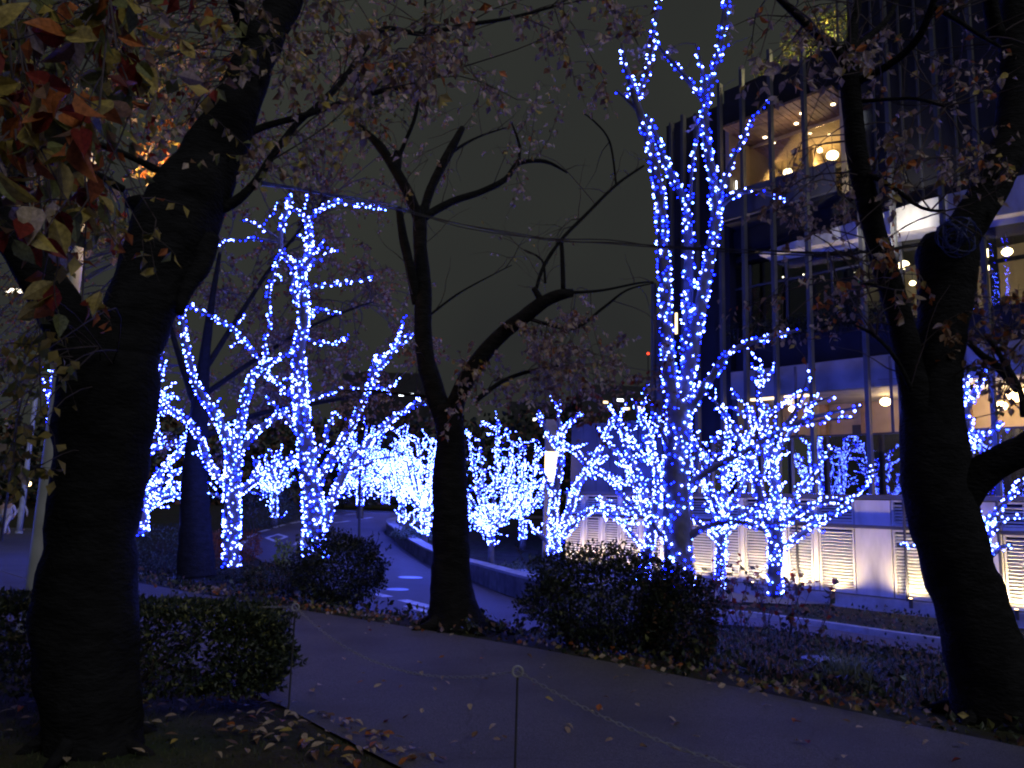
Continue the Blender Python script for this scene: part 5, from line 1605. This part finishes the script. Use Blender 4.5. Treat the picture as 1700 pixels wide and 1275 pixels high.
M['hair'] = mat('dark hair', (0.03, 0.025, 0.02), 0.6, 0.3, 0.1)
for px, py, h, fc, top_, bot, lab, ph in ((11, 889, 1.66, -1.9, 'pale', 'pale', 'person in pale jacket and pale trousers walking on the path', 1), (1, 887, 1.62, -1.9, 'beigecloth', 'jean', 'person in beige jacket partly cut by the left picture edge', -1), (33, 882, 1.64, 1.2, 'pale', 'darkcloth', 'person in white top and dark trousers walking near the thin post', 1)):
    q = ground_at(px, py, path_z)
    person(lab, Vector((q.x, q.y, path_z(q.x, q.y) + 0.02)), fc, M[top_], M[bot], M['skin'], M['hair'], h, ph)

# ------------------------------------------------------------------ verge plants
def stemplant(label, base, h, n, leaf, pal, spread=0.3, name='plant', r=0.006, stems=5, group=None):
    t = thing(name, label, 'plant', base, group)
    s = MB(); b = MB()
    for i in range(stems):
        a = uni(0, 6.28)
        d = Vector((math.cos(a) * spread, math.sin(a) * spread, 1))
        p = base.copy(); pts = [p.copy()]
        for k in range(4):
            p = p + (d + rdir() * 0.25).normalized() * h / 4 * uni(.7, 1.1)
            pts.append(p.copy())
        s.tube(pts, [r * (1 - .18 * k) for k in range(5)], 5)
        for j in range(n // stems):
            u_ = uni(1.0, 4.0); k = min(3, int(u_))
            add_leaf(b, pts[k].lerp(pts[k + 1], u_ - k), rdir(-0.1), uni(0, 6.28), leaf * uni(.7, 1.2), PAL.index(pick(pal)), 0.36)
    s.build('stems', M['twig'], t, False, 'stuff')
    b.build('leaves', [LEAF[k] for k in PAL], t, False, 'stuff')
stemplant('small yellow leaved plant at the foot of the middle trunk', gp(770, 1030) + Vector((0.02, -0.35, 0.0)), 0.42, 36, 0.06, {'yellow': 4, 'lime': 2}, 0.25, stems=4)
for px, py, lab in ((1195, 1085, 'broad leaved dark red sapling behind the wide shrub'), (1255, 1070, 'tall dark sapling in front of the louvred wall'), (1300, 1060, 'red leaved sapling below the split lit tree'), (1340, 1075, 'spindly dark sapling with drooping leaves'), (1225, 1050, 'dark sapling beside the tall lit trunk'), (1385, 1080, 'thin sapling beside the grass clump')):
    b0 = gp(px, py) + Vector((0, 1.0, -0.1))
    stemplant(lab, b0, 1.6 + rnd() * 0.3, 70, 0.15, {'brown': 3, 'red': 1.6, 'green': 2}, 0.35, 'sapling', 0.012, 5)
gt = thing('grass_clump', 'tall thin grass clump on the verge at right', 'grass', gp(1405, 1140))
m = MB()
for i in range(420):
    b0 = gt.location + Vector((R_.gauss(0, .16), R_.gauss(0, .16), 0))
    d = rdir(1.8)
    L = uni(.25, .75)
    p1 = b0 + d * L * 0.6
    p2 = p1 + (d + Vector((d.x, d.y, -0.5)) * 0.8) * L * 0.4
    sd = Vector((-d.y, d.x, 0)).normalized() * 0.005
    m.add([b0 - sd, b0 + sd, p1 + sd, p1 - sd, p2], [(0, 1, 2, 3), (3, 2, 4)], PAL.index('olive' if rnd() < .5 else 'grey'))
m.build('blades', [LEAF[k] for k in PAL], gt, False, 'stuff')
# ground cover on the verge
gc = MB()
for i in range(9000):
    k = R_.randrange(len(FAR) - 1)
    x, y = FAR[k]; x2, y2 = FAR[k + 1]
    u_ = rnd()
    s_ = abs(R_.gauss(0.1, 0.55)) + 0.05
    d = Vector((x2 - x, y2 - y, 0)).normalized()
    q = Vector((x + (x2 - x) * u_, y + (y2 - y) * u_, 0)) + Vector((d.y, -d.x, 0)) * s_
    if not (-11 < q.x < 8):
        continue
    hgt = max(0.0, noise.noise(Vector((q.x * 1.3, q.y * 1.3, 1))) + 0.35) * 0.35
    q.z = tz(q.x, q.y) + uni(0, hgt) - 0.03
    add_leaf(gc, q, rdir(0.4), uni(0, 6), uni(.05, .10), PAL.index(pick({'green': 5, 'green2': 4, 'olive': 2, 'brown': 2})))
gc.build('ground_cover', [LEAF[k] for k in PAL], None, False, 'stuff')
# weeds further down the verge and in the planting strip
gc = MB()
for i in range(9000):
    x, y = uni(-9, 11), uni(9, 22)
    if sdist(x, y, FAR) < 0.8 or sdist(x, y, RLEFT) > -0.15 and sdist(x, y, RRIGHT) < 0.5:
        continue
    z = tz(x, y)
    add_leaf(gc, Vector((x, y, z + uni(0, 0.16))), rdir(0.5), uni(0, 6), uni(.06, .13), PAL.index(pick({'green': 5, 'green2': 4, 'grey': 1, 'brown': 2})))
gc.build('undergrowth', [LEAF[k] for k in PAL], None, False, 'stuff')
gc = MB()
for i in range(15000):
    x, y = uni(1.5, 11), uni(7, 18.5)
    if sdist(x, y, FAR) < 0.9 or sdist(x, y, RLEFT) > -0.05:
        continue
    hh = 0.10 + 0.30 * max(0, noise.noise(Vector((x * 0.8, y * 0.8, 4))) + 0.4)
    b0 = Vector((x, y, tz(x, y) - 0.02))
    d = rdir(1.3)
    L = hh * uni(.6, 1.3)
    sd = Vector((-d.y, d.x, 0)).normalized() * 0.012
    if i % 3:
        gc.add([b0 - sd, b0 + sd, b0 + d * L], [(0, 1, 2)], PAL.index('green2' if rnd() < .6 else 'brown'))
    else:
        add_leaf(gc, b0 + d * L * rnd(), rdir(0.3), uni(0, 6), uni(.06, .12), PAL.index(pick({'green': 5, 'green2': 4, 'brown': 1})))
gc.build('verge_grass', [LEAF[k] for k in PAL], None, False, 'stuff')
# lawn in the foreground
gl = MB()
for i in range(26000):
    x, y = uni(-5.5, 0.6), uni(2.6, 7.5)
    if sdist(x, y, NEAR) > -0.02 + 0.06 * noise.noise(Vector((x * 3, y * 3, 0))):
        continue
    b0 = Vector((x, y, path_z(x, y) - 0.025))
    d = rdir(1.2)
    L = uni(.02, .055)
    sd = Vector((-d.y, d.x, 0)).normalized() * 0.004
    gl.add([b0 - sd, b0 + sd, b0 + d * L], [(0, 1, 2)], 0 if rnd() < .75 else 1)
M['lawn1'] = leafmat('dark lawn blade', (0.040, 0.062, 0.022), 0.2)
M['lawn2'] = leafmat('dry lawn blade', (0.085, 0.085, 0.035), 0.2)
gl.build('grass', [M['lawn1'], M['lawn2']], None, False, 'stuff')

# ------------------------------------------------------------------ fallen leaves
def fallen(px, py, col, size, label, group, zf):
    q = ground_at(px, py, zf)
    o = bpy.data.objects.new('fallen_leaf', leaf_mesh(col, R_.randrange(4)))
    C.objects.link(o)
    o.location = Vector((q.x, q.y, zf(q.x, q.y) + 0.035))
    o.rotation_euler = (uni(-.35, .35), uni(-.3, .3), uni(0, 6.28))
    o.scale = (size, size, size)
    tag(o, label, 'leaf', group)
NAMES = {'tan': 'dry tan', 'pink': 'pinkish brown', 'orange': 'orange', 'yellow': 'yellow', 'brown': 'brown', 'red': 'dark red'}
path_leaves = [(603, 1137, 'orange'), (641, 1137, 'brown'), (697, 1122, 'tan'), (738, 1137, 'tan'), (820, 1123, 'tan'), (905, 1165, 'yellow'), (699, 1192, 'tan'), (609, 1057, 'tan'), (640, 1060, 'pink'), (615, 1045, 'pink'), (637, 1044, 'pink'), (746, 1060, 'tan'),
               (803, 1099, 'orange'), (692, 1106, 'pink'), (572, 1102, 'pink'), (620, 1149, 'tan'), (572, 1168, 'tan'), (1045, 1128, 'tan'), (1057, 1153, 'pink'), (1105, 1141, 'tan'), (1055, 1175, 'tan'), (1105, 1140, 'pink'), (1281, 1179, 'tan'), (1316, 1205, 'red'),
               (1360, 1115, 'tan'), (1417, 1173, 'tan'), (1434, 1216, 'tan'), (1505, 1216, 'tan'), (1511, 1197, 'tan'), (1600, 1218, 'tan'), (1542, 1237, 'tan'), (1162, 1232, 'tan'), (1596, 1270, 'red'), (1440, 1178, 'pink'), (1264, 1157, 'pink'), (1018, 1235, 'pink'),
               (533, 1046, 'pink'), (545, 1040, 'pink'), (485, 1078, 'tan'), (470, 1125, 'red'), (840, 1235, 'brown'), (950, 1088, 'pink'), (1090, 1118, 'brown'), (1180, 1142, 'pink'), (1230, 1150, 'tan'), (900, 1115, 'tan'), (760, 1240, 'pink'), (1330, 1240, 'pink')]
for i in range(75):
    path_leaves.append((uni(480, 1700), uni(1040, 1270), pick({'tan': 4, 'pink': 3, 'brown': 3, 'orange': 1, 'red': .5})))
for px, py, col in path_leaves:
    q = ground_at(px, py, path_z)
    if sdist(q.x, q.y, FAR) > -0.05 or sdist(q.x, q.y, NEAR) < 0.05:
        continue
    fallen(px, py, col, uni(.055, .085), 'fallen %s leaf lying on the dark path' % NAMES[col], 'fallen leaves on the path', path_z)
for i in range(230):
    t_ = rnd()
    px = uni(20, 760) if i % 2 else uni(380, 760)
    py = 1165 + abs(R_.gauss(0, 1)) * 50 + max(0, px - 430) * 0.22
    if py > 1272:
        py = uni(1200, 1272)
    q = ground_at(px, py, path_z)
    if sdist(q.x, q.y, NEAR) > 0.25:
        continue
    col = pick({'tan': 4, 'pink': 2, 'orange': 1.6, 'yellow': 1.4, 'brown': 2})
    fallen(px, py, col, uni(.055, .095), 'fallen %s leaf lying on the lawn in front of the hedge' % NAMES[col], 'fallen leaves on the lawn', path_z)
lt = MB()
for i in range(3200):
    k = R_.randrange(len(FAR) - 1)
    x, y = FAR[k]; x2, y2 = FAR[k + 1]
    u_ = rnd()
    s_ = R_.gauss(0.12, 0.16)
    d = Vector((x2 - x, y2 - y, 0)).normalized()
    q = Vector((x + (x2 - x) * u_, y + (y2 - y) * u_, 0)) + Vector((d.y, -d.x, 0)) * s_
    if not (-11 < q.x < 8):
        continue
    dens = noise.noise(Vector((q.x * 0.9, q.y * 0.9, 8)))
    if dens < -0.15 + 0.3 * rnd():
        continue
    q.z = tz(q.x, q.y) + 0.03 + uni(0, .05)
    add_leaf(lt, q, Vector((uni(-1, 1), uni(-1, 1), uni(-.3, .4))), uni(-.6, .6) + 1.57, uni(.05, .09), PAL.index(pick({'tan': 3, 'brown': 4, 'orange': 2, 'pink': 2, 'yellow': 1})))
lt.build('leaf_litter', [LEAF[k] for k in PAL], None, False, 'stuff')
print('BULBS', count)
